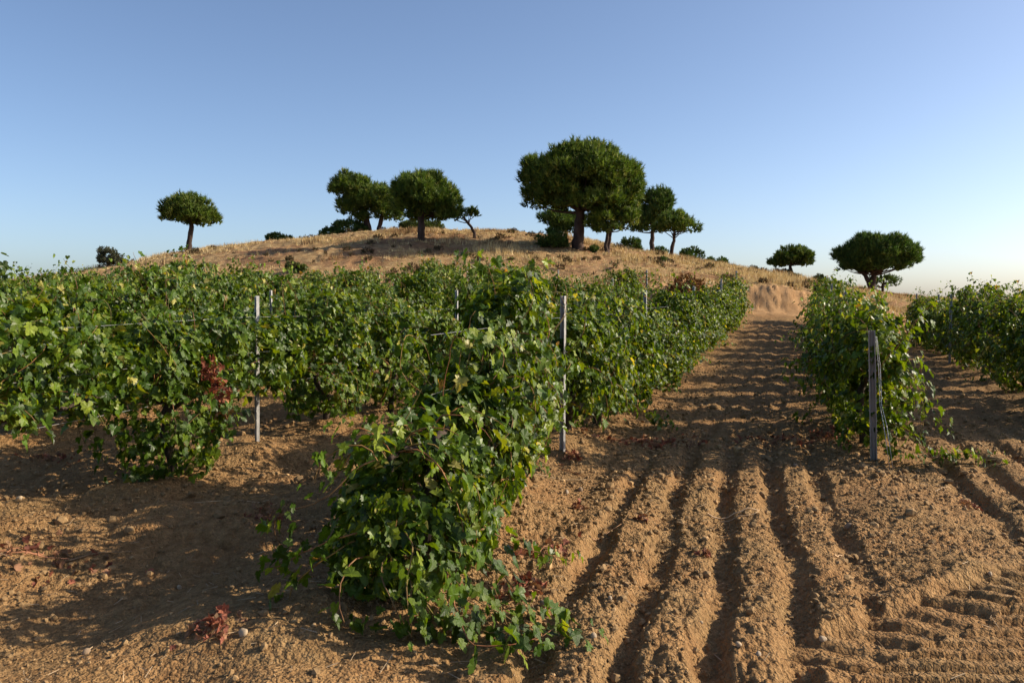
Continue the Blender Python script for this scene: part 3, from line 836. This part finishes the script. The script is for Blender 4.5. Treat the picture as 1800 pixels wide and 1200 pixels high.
def pine_px(label, Y, base, trunk, lobes, seed, ydepth=1.0, **kw):
    """the tree's own outline, measured in the photograph, at its distance Y: converted to metres"""
    span = kw.pop("span", 6.0)
    cand = np.arange(Y - span, Y + span, 0.1)
    pc = np.array([at(base[0], base[1], q) for q in cand])
    gap = pc[:, 2] - land(pc[:, 0], pc[:, 1])
    Y = float(cand[int(np.argmin(np.abs(gap) + 0.02 * np.abs(cand - Y)))])
    s = Y / FPX
    f0 = at(base[0], base[1], Y)
    b = f0.copy()
    g0 = float(b[2] - land(b[:1], b[1:2])[0])
    if abs(g0) > 0.12: print("foot off ground", round(g0, 2), round(Y, 1), label)
    tr = [((px - base[0]) * s, 0.0, at(px, py, Y)[2] - f0[2], w * s / 2) for (px, py, w) in trunk]
    g = np.random.default_rng(seed + 999)
    lb = []
    for q in lobes:
        px, py, rx, ry = q[:4]; dy = q[4] if len(q) > 4 else g.uniform(-0.25, 0.25) * rx * s
        lb.append(((px - base[0]) * s, dy, at(px, py, Y)[2] - f0[2], rx * s, rx * s * ydepth, ry * s))
    return pine(label, b, tr, lb, seed, **kw)

def y_at(px, py):
    return float(on_land(px, py, 36, 66)[1])

YT = 57.0
DK = [[0.036, 0.072, 0.014], [0.062, 0.106, 0.019], [0.10, 0.145, 0.028], [0.14, 0.17, 0.042]]
pine_px("lone umbrella pine with a leaning bare trunk, farthest left on the hill", 56, (331, 450), [(331, 450, 11), (333, 425, 9), (338, 400, 8), (336, 375, 5)],
        [(335, 372, 50, 28), (318, 382, 38, 20), (352, 385, 36, 20), (340, 358, 32, 18)], 1)
pine_px("spreading pine leaning left beside the wide low bush", 56, (651, 424), [(651, 424, 16), (648, 405, 12), (644, 385, 10), (634, 355, 7)],
        [(622, 338, 42, 30), (605, 325, 26, 24), (650, 352, 36, 26), (628, 365, 38, 22), (640, 385, 22, 12)], 2)
pine_px("slim pine standing behind the left-leaning spreading pine", 59, (666, 420), [(666, 420, 9), (667, 400, 8), (672, 380, 7), (676, 360, 5)],
        [(672, 355, 34, 30), (682, 375, 28, 22), (662, 340, 24, 18)], 3)
pine_px("broad dense pine with thick straight trunk on the hill brow", 53, (743, 438), [(743, 438, 15), (741, 410, 13), (741, 385, 11), (745, 355, 7)],
        [(748, 345, 58, 40), (730, 335, 40, 32), (772, 355, 42, 32), (722, 362, 36, 24), (760, 376, 50, 18), (790, 372, 24, 18)], 4)
pine_px("small wind-bent pine with a crooked trunk right of the broad pine", 54, (829, 431), [(829, 431, 7), (835, 412, 6), (828, 398, 5), (818, 386, 4)],
        [(820, 372, 20, 14), (802, 378, 20, 13), (830, 376, 12, 9)], 5, rc=(0.3, 0.5), tuft=0.24)
pine_px("largest pine of the hill with a huge domed crown and stout trunk", 52, (1015, 441), [(1015, 441, 24), (1017, 410, 19), (1019, 385, 17), (1022, 345, 12)],
        [(1020, 312, 88, 56), (975, 325, 62, 44), (1075, 330, 58, 48), (1030, 285, 66, 34), (960, 352, 48, 26), (1085, 368, 46, 30), (1030, 360, 80, 22), (940, 300, 26, 28), (1105, 318, 30, 34)], 6,
        rc=(0.4, 0.75))
pine_px("young twin-stemmed pine in front of the largest pine's crown", 50.5, (1067, 450), [(1069, 450, 7), (1064, 432, 7), (1068, 415, 6), (1072, 395, 4)],
        [(1075, 385, 44, 22), (1055, 392, 30, 18), (1098, 388, 28, 20), (1078, 402, 38, 14), (1072, 370, 32, 14)], 7, tuft=0.34, rc=(0.32, 0.56),
        extra_trunks=[[(0.0, 0.3, -0.05, 0.10), (0.15, 0.3, 0.6, 0.09), (0.22, 0.2, 1.3, 0.07), (0.3, 0.1, 1.9, 0.05)]])
pine_px("dark low pine behind the trunk of the largest pine", 58, (995, 425), [(995, 425, 8), (995, 405, 7), (990, 388, 5)],
        [(975, 385, 32, 20), (1000, 392, 34, 20), (985, 405, 26, 12)], 8, cols=DK)
pine_px("rounded dark pine peeking out behind the largest pine's right side", 59, (1146, 452), [(1146, 452, 9), (1146, 425, 8), (1148, 395, 6)],
        [(1150, 362, 36, 30), (1135, 385, 30, 24), (1160, 378, 26, 24), (1128, 402, 20, 10)], 9, cols=DK)
pine_px("neat umbrella pine with thin trunk at the right of the main clump", 53.5, (1180, 460), [(1180, 460, 8), (1180, 440, 7), (1184, 425, 6), (1186, 408, 4)],
        [(1186, 396, 42, 20), (1170, 402, 26, 16), (1208, 402, 24, 16), (1188, 384, 30, 13)], 10, tuft=0.34, rc=(0.32, 0.6))
pine_px("small round pine alone on the descending hill edge", 60, (1390, 494), [(1388, 494, 6), (1391, 480, 6), (1388, 468, 5), (1388, 458, 3)],
        [(1390, 453, 36, 22), (1374, 460, 24, 16), (1406, 459, 24, 17), (1390, 462, 32, 14)], 11, rc=(0.30, 0.5), tuft=0.27, per_area=36, dens=1.6)
pine_px("wide flat-topped umbrella pine with forked trunk behind the vine row", 58, (1532, 524), [(1532, 524, 15), (1532, 506, 13), (1534, 490, 10), (1540, 470, 7)],
        [(1536, 448, 70, 32), (1500, 452, 42, 26), (1575, 452, 40, 28), (1538, 432, 56, 22), (1536, 466, 58, 16), (1500, 470, 30, 12)], 12, cols=DK, span=1.0,
        extra_trunks=[[(0.0, 0.0, 0.7, 0.19), (-0.3, 0.1, 1.3, 0.15), (-0.65, 0.15, 2.0, 0.10)]])
pine_px("little dark pine under the wide flat-topped umbrella pine", 61, (1552, 524), [(1552, 524, 5), (1551, 515, 5), (1550, 502, 4)],
        [(1550, 494, 30, 14), (1566, 496, 18, 12), (1530, 496, 16, 10)], 13, span=1.0, rc=(0.3, 0.5), tuft=0.25, cols=DK)

BUSH_COL = [[0.040, 0.078, 0.016], [0.062, 0.108, 0.022], [0.09, 0.13, 0.03], [0.12, 0.15, 0.04]]
def bush_px(label, Y, base, lobes, seed, **kw):
    kw.setdefault("rc", (0.22, 0.36)); kw.setdefault("tuft", 0.17); kw.setdefault("dens", 4.0); kw.setdefault("per_area", 70)
    t = kw.pop("stem", 5)
    lobes = [(l[0], l[1], l[2] * 1.15, l[3] * 1.15) for l in lobes]
    top = min(l[1] for l in lobes)
    return pine_px(label, Y, base, [(base[0], base[1], t), (base[0] + 1, (base[1] + top) / 2, t * 0.8), (base[0], top + 4, t * 0.5)], lobes, seed, name="shrub", cat="shrub",
                   group="shrubs scattered over the hill", cols=kw.pop("cols", BUSH_COL), bottom=-0.9, **kw)
bush_px("wide low green bush left of the leaning spreading pine", 57.5, (605, 424), [(612, 405, 30, 17), (585, 413, 26, 12), (632, 410, 18, 16)], 21)
bush_px("flat umbrella-shaped bush standing alone on the left slope", 55, (492, 436), [(492, 420, 23, 9), (482, 424, 13, 6), (504, 423, 12, 6)], 22, stem=4)
bush_px("pale olive bush seen under the broad dense pine", 61.5, (742, 412), [(735, 400, 28, 12), (762, 400, 18, 11), (718, 402, 14, 10)], 23, cols=[[0.04, 0.06, 0.012], [0.07, 0.09, 0.02], [0.10, 0.12, 0.03], [0.12, 0.13, 0.04]])
bush_px("rounded green bush at the left foot of the largest pine", 51.5, (965, 436), [(968, 419, 24, 15), (985, 428, 17, 10), (950, 428, 13, 9)], 24)
bush_px("tiny round bush left of the largest pine", 57, (880, 428), [(878, 424, 12, 6), (893, 425, 8, 5)], 25)
bush_px("dark round bush under the right side of the main clump", 57, (1105, 448), [(1108, 428, 18, 12), (1116, 438, 12, 8), (1100, 440, 10, 6)], 26, stem=8)
bush_px("low spreading bush beside the neat umbrella pine", 59, (1152, 456), [(1158, 443, 16, 8), (1140, 447, 12, 6), (1168, 449, 8, 5)], 27)
bush_px("round bush right of the neat umbrella pine", 57, (1213, 465), [(1214, 449, 20, 13), (1204, 452, 13, 9), (1222, 457, 12, 7)], 28)
bush_px("low domed bush second right of the neat umbrella pine", 57, (1256, 474), [(1257, 462, 22, 9), (1246, 466, 13, 6), (1268, 465, 12, 7)], 29)
bush_px("tiny pale bush at the hill edge between dome bush and post", 60, (1290, 480), [(1289, 476, 8, 5)], 30)
bush_px("small pale round bush on the hill edge left of the lone round pine", 60, (1330, 484), [(1330, 477, 11, 6), (1318, 480, 6, 4)], 31)
bush_px("grey-green scrub around the foot of the lone round pine", 59, (1378, 494), [(1376, 483, 15, 9), (1394, 488, 14, 7), (1366, 480, 7, 6)], 32, cols=[[0.05, 0.065, 0.03], [0.07, 0.085, 0.04], [0.09, 0.10, 0.05], [0.11, 0.11, 0.06]])
bush_px("pale small tree-like bush showing above the row beyond the lane", 58, (1442, 505), [(1442, 489, 13, 7), (1434, 491, 7, 5)], 33, cols=[[0.05, 0.065, 0.03], [0.07, 0.085, 0.04], [0.09, 0.10, 0.05], [0.11, 0.11, 0.06]])
GREY = [[0.06, 0.07, 0.04], [0.09, 0.095, 0.06], [0.12, 0.12, 0.08], [0.15, 0.13, 0.09]]
bush_px("straggly grey-green bush far left on the hill line", 52, (190, 466), [(186, 448, 17, 14), (202, 455, 14, 9), (194, 458, 20, 8)], 34, cols=GREY, per_area=55, dens=4.0)
bush_px("small yellow-green shrub in the dry grass above the vine rows", 41, (517, 480), [(516, 471, 15, 9), (530, 473, 10, 7)], 35, cols=[[0.06, 0.08, 0.02], [0.09, 0.11, 0.03], [0.11, 0.12, 0.04], [0.13, 0.13, 0.05]])
RUST = [[0.14, 0.055, 0.025], [0.19, 0.08, 0.035], [0.24, 0.12, 0.05], [0.28, 0.16, 0.07]]
bush_px("rust-brown dry brush on the bank above the central vines", 36.5, (1207, 520), [(1205, 502, 30, 18), (1185, 508, 18, 14), (1230, 508, 16, 12)], 36, cols=RUST, per_area=30)
bush_px("tiny green bush in the grass below the neat umbrella pine", 51, (1168, 462), [(1167, 458, 7, 5)], 37)
bush_px("small grey-green weed tuft on the slope beside the twin-stemmed pine", 49, (1046, 443), [(1046, 438, 9, 5)], 38)

# ------------------------------------------------------------------ dry grass on the hill
def dry_grass():
    g = np.random.default_rng(77)
    n = 72000
    x = g.uniform(-42, 32, n); y = g.uniform(33.5, 66, n)
    keep = np.abs(x) < 0.66 * y + 1
    t = y - bank_edge(x)
    dens = smooth(1.0, 2.6, t + 0.6 * noise(x, y, 0.8, 50)) * np.clip(0.5 + 1.1 * noise(x * 0.5, y, 1.3, 51) + 0.4 * noise(x, y, 5, 52), 0.02, 1)
    keep &= g.random(n) < dens
    x = x[keep]; y = y[keep]; n = len(x)
    z = surface(x, y)
    tall = np.clip(0.20 + 0.20 * noise(x, y, 2.2, 53) + 0.08 * smooth(8, 16, x) , 0.07, 0.5)
    Vs = []; Cs = []
    dirn = g.uniform(0, 6.28, n)
    base = np.array([[0.42, 0.30, 0.14], [0.54, 0.41, 0.21], [0.27, 0.155, 0.075], [0.62, 0.50, 0.28], [0.15, 0.085, 0.05]])
    red = smooth(0.0, 0.6, noise(x, y, 2.8, 54))
    ci = np.where(g.random(n) < red, g.choice([2, 4, 0], n), g.choice([0, 1, 3], n))
    col = base[ci] * g.uniform(0.75, 1.2, (n, 1))
    P = np.stack([x, y, z - 0.02], 1)
    for q in range(5):
        a = g.uniform(0, 6.28, n); le = g.uniform(0.1, 0.55, n)
        d = unit(np.stack([np.cos(a) * le, np.sin(a) * le, np.ones(n)], 1))
        ln = (tall * g.uniform(0.5, 1.25, n))[:, None]
        b = P + np.stack([g.normal(0, 0.06, n), g.normal(0, 0.06, n), np.zeros(n)], 1)
        s = np.stack([np.cos(a + 1.57), np.sin(a + 1.57), np.zeros(n)], 1) * g.uniform(0.008, 0.02, (n, 1))
        Vs.append(np.stack([b - s, b + s, b + d * ln], 1).reshape(-1, 3)); Cs.append(np.repeat(col, 3, 0))
    V = np.concatenate(Vs); C = np.concatenate(Cs)
    o = obj("dry_grass", new_mesh("dry_grass", V, np.arange(len(V)).reshape(-1, 3), False, C), M_GRASS)
    tag(o, "dry straw-coloured grass covering the hill behind the vines", "grass", kind="stuff")
dry_grass()

def hill_scrub():
    g = np.random.default_rng(55)
    cl = []
    while len(cl) < 280:
        y = g.uniform(36, 61); x = g.uniform(-0.55, 0.38) * y
        if noise(np.array([x * 0.35]), np.array([y]), 1.6, 56)[0] + 0.35 * g.normal() < 0.12: continue
        r = float(np.clip(np.exp(g.normal(math.log(0.13), 0.4)), 0.06, 0.34))
        cl.append((np.array([x, y, gz(x, y) + r * 0.25]), r))
    V, F, C = needle_crown(cl, g, 0.14, 110, [[0.09, 0.055, 0.035], [0.14, 0.09, 0.05], [0.10, 0.095, 0.045], [0.07, 0.085, 0.035]], up=0.6, needles=6, width=0.016, lower=-0.1)
    o = obj("hill_scrub", new_mesh("hill_scrub", V, F, False, C), M_GRASS)
    tag(o, "low brown and olive scrub dotted through the dry hill grass", "scrub", kind="stuff")
hill_scrub()

# ------------------------------------------------------------------ clods, pebbles, twigs, withered leaves
def clods():
    g = np.random.default_rng(88)
    n = 120000
    r = 2.9 * np.exp(g.uniform(0, 1, n) * math.log(22 / 2.9)); a = np.radians(g.uniform(-34, 34, n))
    x = r * np.sin(a); y = r * np.cos(a)
    u = x - row_x(0, y)
    dens = np.where(u > -0.2, 0.62, 0.33) * np.clip(0.7 + 0.7 * noise(x, y, 0.6, 60), 0.1, 1)
    sN = (x - 1.69) * 0.832 + (y - 3.80) * 0.555; nN = -(x - 1.69) * 0.555 + (y - 3.80) * 0.832
    dens = np.where((np.abs(nN) < 0.44) & (sN > -0.6), dens * 0.12, dens)
    keep = (g.random(n) < dens) & (y < bank_edge(x))
    x = x[keep]; y = y[keep]; n = len(x); r = r[keep]
    z = surface(x, y)
    s = np.clip(np.exp(g.normal(math.log(0.0066), 0.55, n)), 0.0032, 0.034) * np.clip(r / 5.5, 0.75, 1.6)
    oct_v = np.array([(1, 0, 0), (-1, 0, 0), (0, 1, 0), (0, -1, 0), (0, 0, 1), (0, 0, -1)], float)
    oct_f = np.array([(0, 2, 4), (2, 1, 4), (1, 3, 4), (3, 0, 4), (2, 0, 5), (1, 2, 5), (3, 1, 5), (0, 3, 5)], np.int64)
    VV = []; FF = []; CC = []; n0 = 0
    for tv, tf, sel in ((ico_v, ico_f, s >= 0.012), (oct_v, oct_f, s < 0.012)):
        m = int(sel.sum()); k = len(tv)
        Q = np.linalg.qr(g.normal(0, 1, (m, 3, 3)))[0]
        V = tv[None] * g.uniform(0.65, 1.25, (m, 1, 3)) * g.uniform(0.75, 1.2, (m, k, 1))
        V = np.einsum('nij,nkj->nki', Q, V) * s[sel][:, None, None]
        V[:, :, 2] *= 0.85
        V += np.stack([x[sel], y[sel], z[sel] + s[sel] * 0.35], 1)[:, None, :]
        VV.append(V.reshape(-1, 3)); FF.append((np.arange(m)[:, None, None] * k + tf[None]).reshape(-1, 3) + n0); n0 += m * k
        CC.append(np.repeat((g.uniform(0.78, 1.2, (m, 1)) * np.where(g.random((m, 1)) < 0.03, 1.7, 1.0) * np.array([1, 1, 1]))[:, None, :], k, 1).reshape(-1, 3))
    V = np.concatenate(VV); F = np.concatenate(FF); C = np.concatenate(CC)
    print("clods", n, "tris", len(F))
    o = obj("soil_clods", new_mesh("soil_clods", V.reshape(-1, 3), F.reshape(-1, 3), False, C.reshape(-1, 3)), M_CLOD)
    tag(o, "loose crumbs and clods of soil strewn over the furrows", "soil", kind="stuff")
clods()

def straw():
    g = np.random.default_rng(123)
    n = 900
    r = 3.2 * np.exp(g.uniform(0, 1, n) * math.log(16 / 3.2)); a = np.radians(g.uniform(-33, 33, n))
    x = r * np.sin(a); y = r * np.cos(a); ang = g.uniform(0, 6.28, n); ln = np.exp(g.normal(math.log(0.055), 0.5, n)); rad = g.uniform(0.0010, 0.0024, n)
    z0 = surface(x, y) + 0.008
    d = np.stack([np.cos(ang), np.sin(ang), g.normal(0, 0.25, n)], 1); sd_ = np.stack([-np.sin(ang), np.cos(ang), np.zeros(n)], 1)
    c = np.stack([x, y, z0], 1); upv = np.array([0, 0, 1.0])
    V = []
    for e in (-0.5, 0.5):
        for (p, q) in ((1, 0), (-0.5, 0.87), (-0.5, -0.87)):
            V.append(c + d * (ln * e)[:, None] + (sd_ * p + upv * q) * rad[:, None])
    V = np.stack(V, 1)
    tf = np.array([(0, 1, 4), (0, 4, 3), (1, 2, 5), (1, 5, 4), (2, 0, 3), (2, 3, 5), (0, 2, 1), (3, 4, 5)], np.int64)
    F = (np.arange(n)[:, None, None] * 6 + tf[None]).reshape(-1, 3)
    C = np.repeat((g.uniform(0.55, 1.25, (n, 1)) * np.array([1, 0.95, 0.88]))[:, None, :], 6, 1).reshape(-1, 3)
    o = obj("straw_litter", new_mesh("straw_litter", V.reshape(-1, 3), F, False, C), M_TWIG)
    tag(o, "bits of pale straw and stalk scattered over the soil", "straw", kind="stuff")
straw()

def sphere_mesh(g, name, tint, subdiv=2):
    V = ico_v.copy(); F = ico_f.copy()
    for _ in range(subdiv):
        m = {}; nf = []; V = list(map(tuple, V))
        def mid(a, b):
            k = (min(a, b), max(a, b))
            if k not in m:
                p = (np.array(V[a]) + np.array(V[b])) / 2; p /= np.linalg.norm(p); V.append(tuple(p)); m[k] = len(V) - 1
            return m[k]
        for a, b, c in F:
            ab, bc, ca_ = mid(a, b), mid(b, c), mid(c, a)
            nf += [(a, ab, ca_), (b, bc, ab), (c, ca_, bc), (ab, bc, ca_)]
        F = np.array(nf); V = np.array(V)
    k = g.normal(0, 1, (4, 3))
    V = V * (1 + 0.10 * sum(np.sin(V @ k[i] * 2 + i) for i in range(4))[:, None] * 0.5)
    return new_mesh(name, V, F, True, np.broadcast_to(tint, V.shape))

_gp = np.random.default_rng(99)
PEB = [sphere_mesh(_gp, "pebble", t) for t in ((1, 1, 1), (0.8, 0.72, 0.66), (1.2, 1.15, 1.05), (0.75, 0.72, 0.75))]
for me in PEB: me.materials.append(M_STONE)
PEBBLES = [  # photograph position, size in metres, look
    (955, 1086, 0.034, 3, "smooth grey-brown pebble in front of the sprawling vine shoots"), (1043, 1158, 0.022, 2, "pale oval pebble near the bottom edge left of a furrow"),
    (1072, 1086, 0.020, 0, "buff pebble on the ridge right of the withered leaves"), (1446, 1137, 0.024, 2, "pale pointed pebble left of the tyre marks"),
    (1298, 1162, 0.022, 2, "cream pebble between the central furrows at the bottom edge"), (1232, 1112, 0.014, 2, "small white pebble in the middle furrow"),
    (1333, 1175, 0.018, 0, "rounded tan pebble beside the cream pebble"), (865, 1056, 0.030, 0, "tan stone under the right-hand ground shoots of the front vine"),
    (945, 1054, 0.022, 1, "orange-brown pebble among the withered leaves"), (428, 1162, 0.030, 2, "pale upright stone beside the red withered leaves at bottom left"),
    (152, 1150, 0.026, 1, "brown pebble in the sunlit soil at bottom left"), (35, 895, 0.03, 2, "pale pebble in the lit soil at the left edge"),
    (996, 868, 0.03, 0, "tan stone at the foot of the soil mound by the post"), (1020, 860, 0.034, 1, "brown stone beside the mound by the post"),
    (1492, 938, 0.045, 1, "large round brown clod in the furrow below the right-hand row"), (1110, 980, 0.02, 2, "small pale pebble on the second ridge"),
    (315, 1022, 0.02, 2, "white pebble lying in the shadow of the front vine"), (1740, 1027, 0.02, 2, "pale pebble on the right-hand tracks"),
    (800, 1118, 0.045, 0, "fist-sized tan stone in front of the sprawling vine"), (1398, 830, 0.03, 1, "brown stone near the end of the lane shadow"),
]
for i, (px, py, s, m, lab) in enumerate(PEBBLES):
    s *= 0.8
    p = on_land(px, py, 3.2, 20)
    o = obj("pebble", PEB[m], None, None, (p[0], p[1], gz(p[0], p[1]) + s * 0.35))
    o.rotation_euler = (R.uniform(0, 6), R.uniform(0, 6), R.uniform(0, 6)); o.scale = (s, s * R.uniform(0.75, 1.0), s * R.uniform(0.6, 0.8))
    tag(o, lab, "pebble", "pebbles and stones on the soil")

def twig(px, py, ang, ln, label, tint=(1, 1, 1), rad=0.004, mat=None):
    g = np.random.default_rng(int(px * 7 + py))
    p = on_land(px, py, 3.2, 25)
    n = 9; t = np.linspace(-0.5, 0.5, n) * ln
    bend = g.normal(0, 0.12 * ln)
    xs = p[0] + t * math.cos(ang) - bend * (t / ln) ** 2 * math.sin(ang) + g.normal(0, 0.006, n); ys = p[1] + t * math.sin(ang) + bend * (t / ln) ** 2 * math.cos(ang) * 2
    zs = surface(xs, ys) + rad + 0.006
    zs = np.maximum(zs, np.convolve(np.pad(zs, 1, mode='edge'), [0.33, 0.34, 0.33], 'valid'))
    v, f = tube(np.stack([xs, ys, zs], 1) - [p[0], p[1], zs.mean()], np.linspace(rad, rad * 0.5, n), 5)
    o = obj("dry_twig", new_mesh("dry_twig", v, f, True, np.broadcast_to(tint, v.shape)), mat or M_TWIG, None, (p[0], p[1], float(zs.mean())))
    tag(o, label, "twig", "pruned dry canes lying on the soil")
twig(1062, 937, 0.9, 0.36, "slender reddish dry cane on the first ridge beside the front vine", (0.8, 0.6, 0.5))
twig(1290, 908, 0.05, 0.42, "pale bundle-like straw twig lying across the middle ridge", (1.3, 1.2, 1.1), 0.006)
twig(1300, 912, -0.1, 0.3, "thin pale straw just below the twig across the middle ridge", (1.3, 1.2, 1.1))
twig(1473, 986, 0.9, 0.16, "short pale stick on the ridge right of the central furrows", (1.3, 1.15, 1.0), 0.005)
twig(1008, 832, -1.0, 0.42, "reddish dry cane leaning on the soil beside the steel post", (0.9, 0.55, 0.35), 0.006)
twig(985, 845, 0.3, 0.5, "grey dry cane stretched over the mound beside the steel post", (1.0, 0.95, 0.85))
twig(175, 985, 0.55, 0.4, "dark curved cane lying in the shade at the left", (0.6, 0.5, 0.4), 0.007)
twig(460, 905, 0.8, 0.3, "short pale stalk in lit soil right of the bushy second-row vine", (1.1, 1.0, 0.9))
twig(170, 800, 0.35, 0.6, "long thin pale cane on the lit soil at the left", (1.2, 1.1, 0.95))
twig(1655, 868, 0.7, 0.3, "curved pale cane on the right-hand lane", (1.2, 1.1, 1.0))

def litter(px, py, n, spread, label, seed, sx=1.0):
    g = np.random.default_rng(seed)
    p = on_land(px, py, 3.2, 30)
    root = empty("withered_shoot", (p[0], p[1], gz(p[0], p[1])))
    tag(root, label, "dead shoot", "withered vine shoots dropped on the soil")
    ac = Acc()
    for q in range(max(2, n // 14)):
        a = g.uniform(0, 6.28); t = np.linspace(-0.5, 0.5, 6) * spread * g.uniform(1.0, 2.2)
        ox, oy = g.normal(0, spread * 0.3, 2)
        xs = ox + t * math.cos(a) * sx + g.normal(0, 0.01, 6); ys = oy + t * math.sin(a)
        zs = surface(p[0] + xs, p[1] + ys) - root.location.z + 0.015 + g.uniform(0, 0.02)
        v, f = tube(np.stack([xs, ys, zs], 1), np.linspace(0.004, 0.002, 6), 4); ac.add(v, f, (0.85, 0.5, 0.4))
    obj("cane", ac.mesh("cane", True), M_TWIG, root)
    P = np.stack([g.normal(0, spread * sx, n), g.normal(0, spread, n), np.zeros(n)], 1)
    P[:, 2] = surface(p[0] + P[:, 0], p[1] + P[:, 1]) - root.location.z + g.uniform(0.005, 0.04, n)
    N_ = unit(g.normal(0, 0.7, (n, 3)) + [0, 0, 0.6]); T = unit(g.normal(0, 1, (n, 3)))
    base = np.array([[0.24, 0.085, 0.05], [0.17, 0.06, 0.038], [0.30, 0.155, 0.085], [0.22, 0.13, 0.07]])
    cols = base[g.choice(4, n)] * g.uniform(0.7, 1.3, (n, 1))
    V, F, C = leaf_block(P, N_, T, g.uniform(0.022, 0.055, n), g, cols, crumple=2.2)
    f = obj("withered_leaves", new_mesh("withered_leaves", V, F, False, C), M_DRYLEAF, root); f["kind"] = "stuff"
litter(920, 1050, 60, 0.10, "withered red-brown shoot beside the front vine's ground shoots", 1)
litter(960, 985, 30, 0.11, "thin withered shoot on the soil right of the front vine", 2)
litter(1130, 786, 150, 0.20, "wide patch of dark red withered leaves across the shaded lane", 3, 1.6)
litter(1390, 778, 110, 0.22, "scattered red withered leaves at the foot of the row beyond the lane", 4, 1.8)
litter(1460, 765, 70, 0.14, "upright clump of red withered leaves under the right-hand row end", 5)
litter(380, 1146, 45, 0.07, "small red withered shoot in the lit soil at bottom left", 6)
litter(40, 1000, 90, 0.22, "long strip of red withered leaves at the left edge", 7, 1.6)
litter(90, 825, 40, 0.12, "red-brown withered leaves on the lit soil left of the bushy vine", 8)
litter(1126, 925, 8, 0.02, "single curled red leaf on the first ridge", 9)
litter(1240, 985, 8, 0.02, "curled brown leaf between the central ridges", 10)
litter(650, 700, 60, 0.25, "red withered leaves between the second and first vine rows", 11, 1.4)
litter(470, 925, 24, 0.09, "reddish withered shoot in the lit soil patch by the front vine", 12)
litter(1700, 905, 14, 0.05, "small red withered shoot on the right-hand tracks", 13)
litter(1430, 640, 60, 0.3, "red withered leaves along the foot of the row farther up the lane", 14, 0.7)
litter(1020, 898, 10, 0.025, "curled orange-brown leaf at the edge of the first furrow", 15)
litter(1000, 815, 26, 0.07, "dry orange leaves around the foot of the steel post", 16)
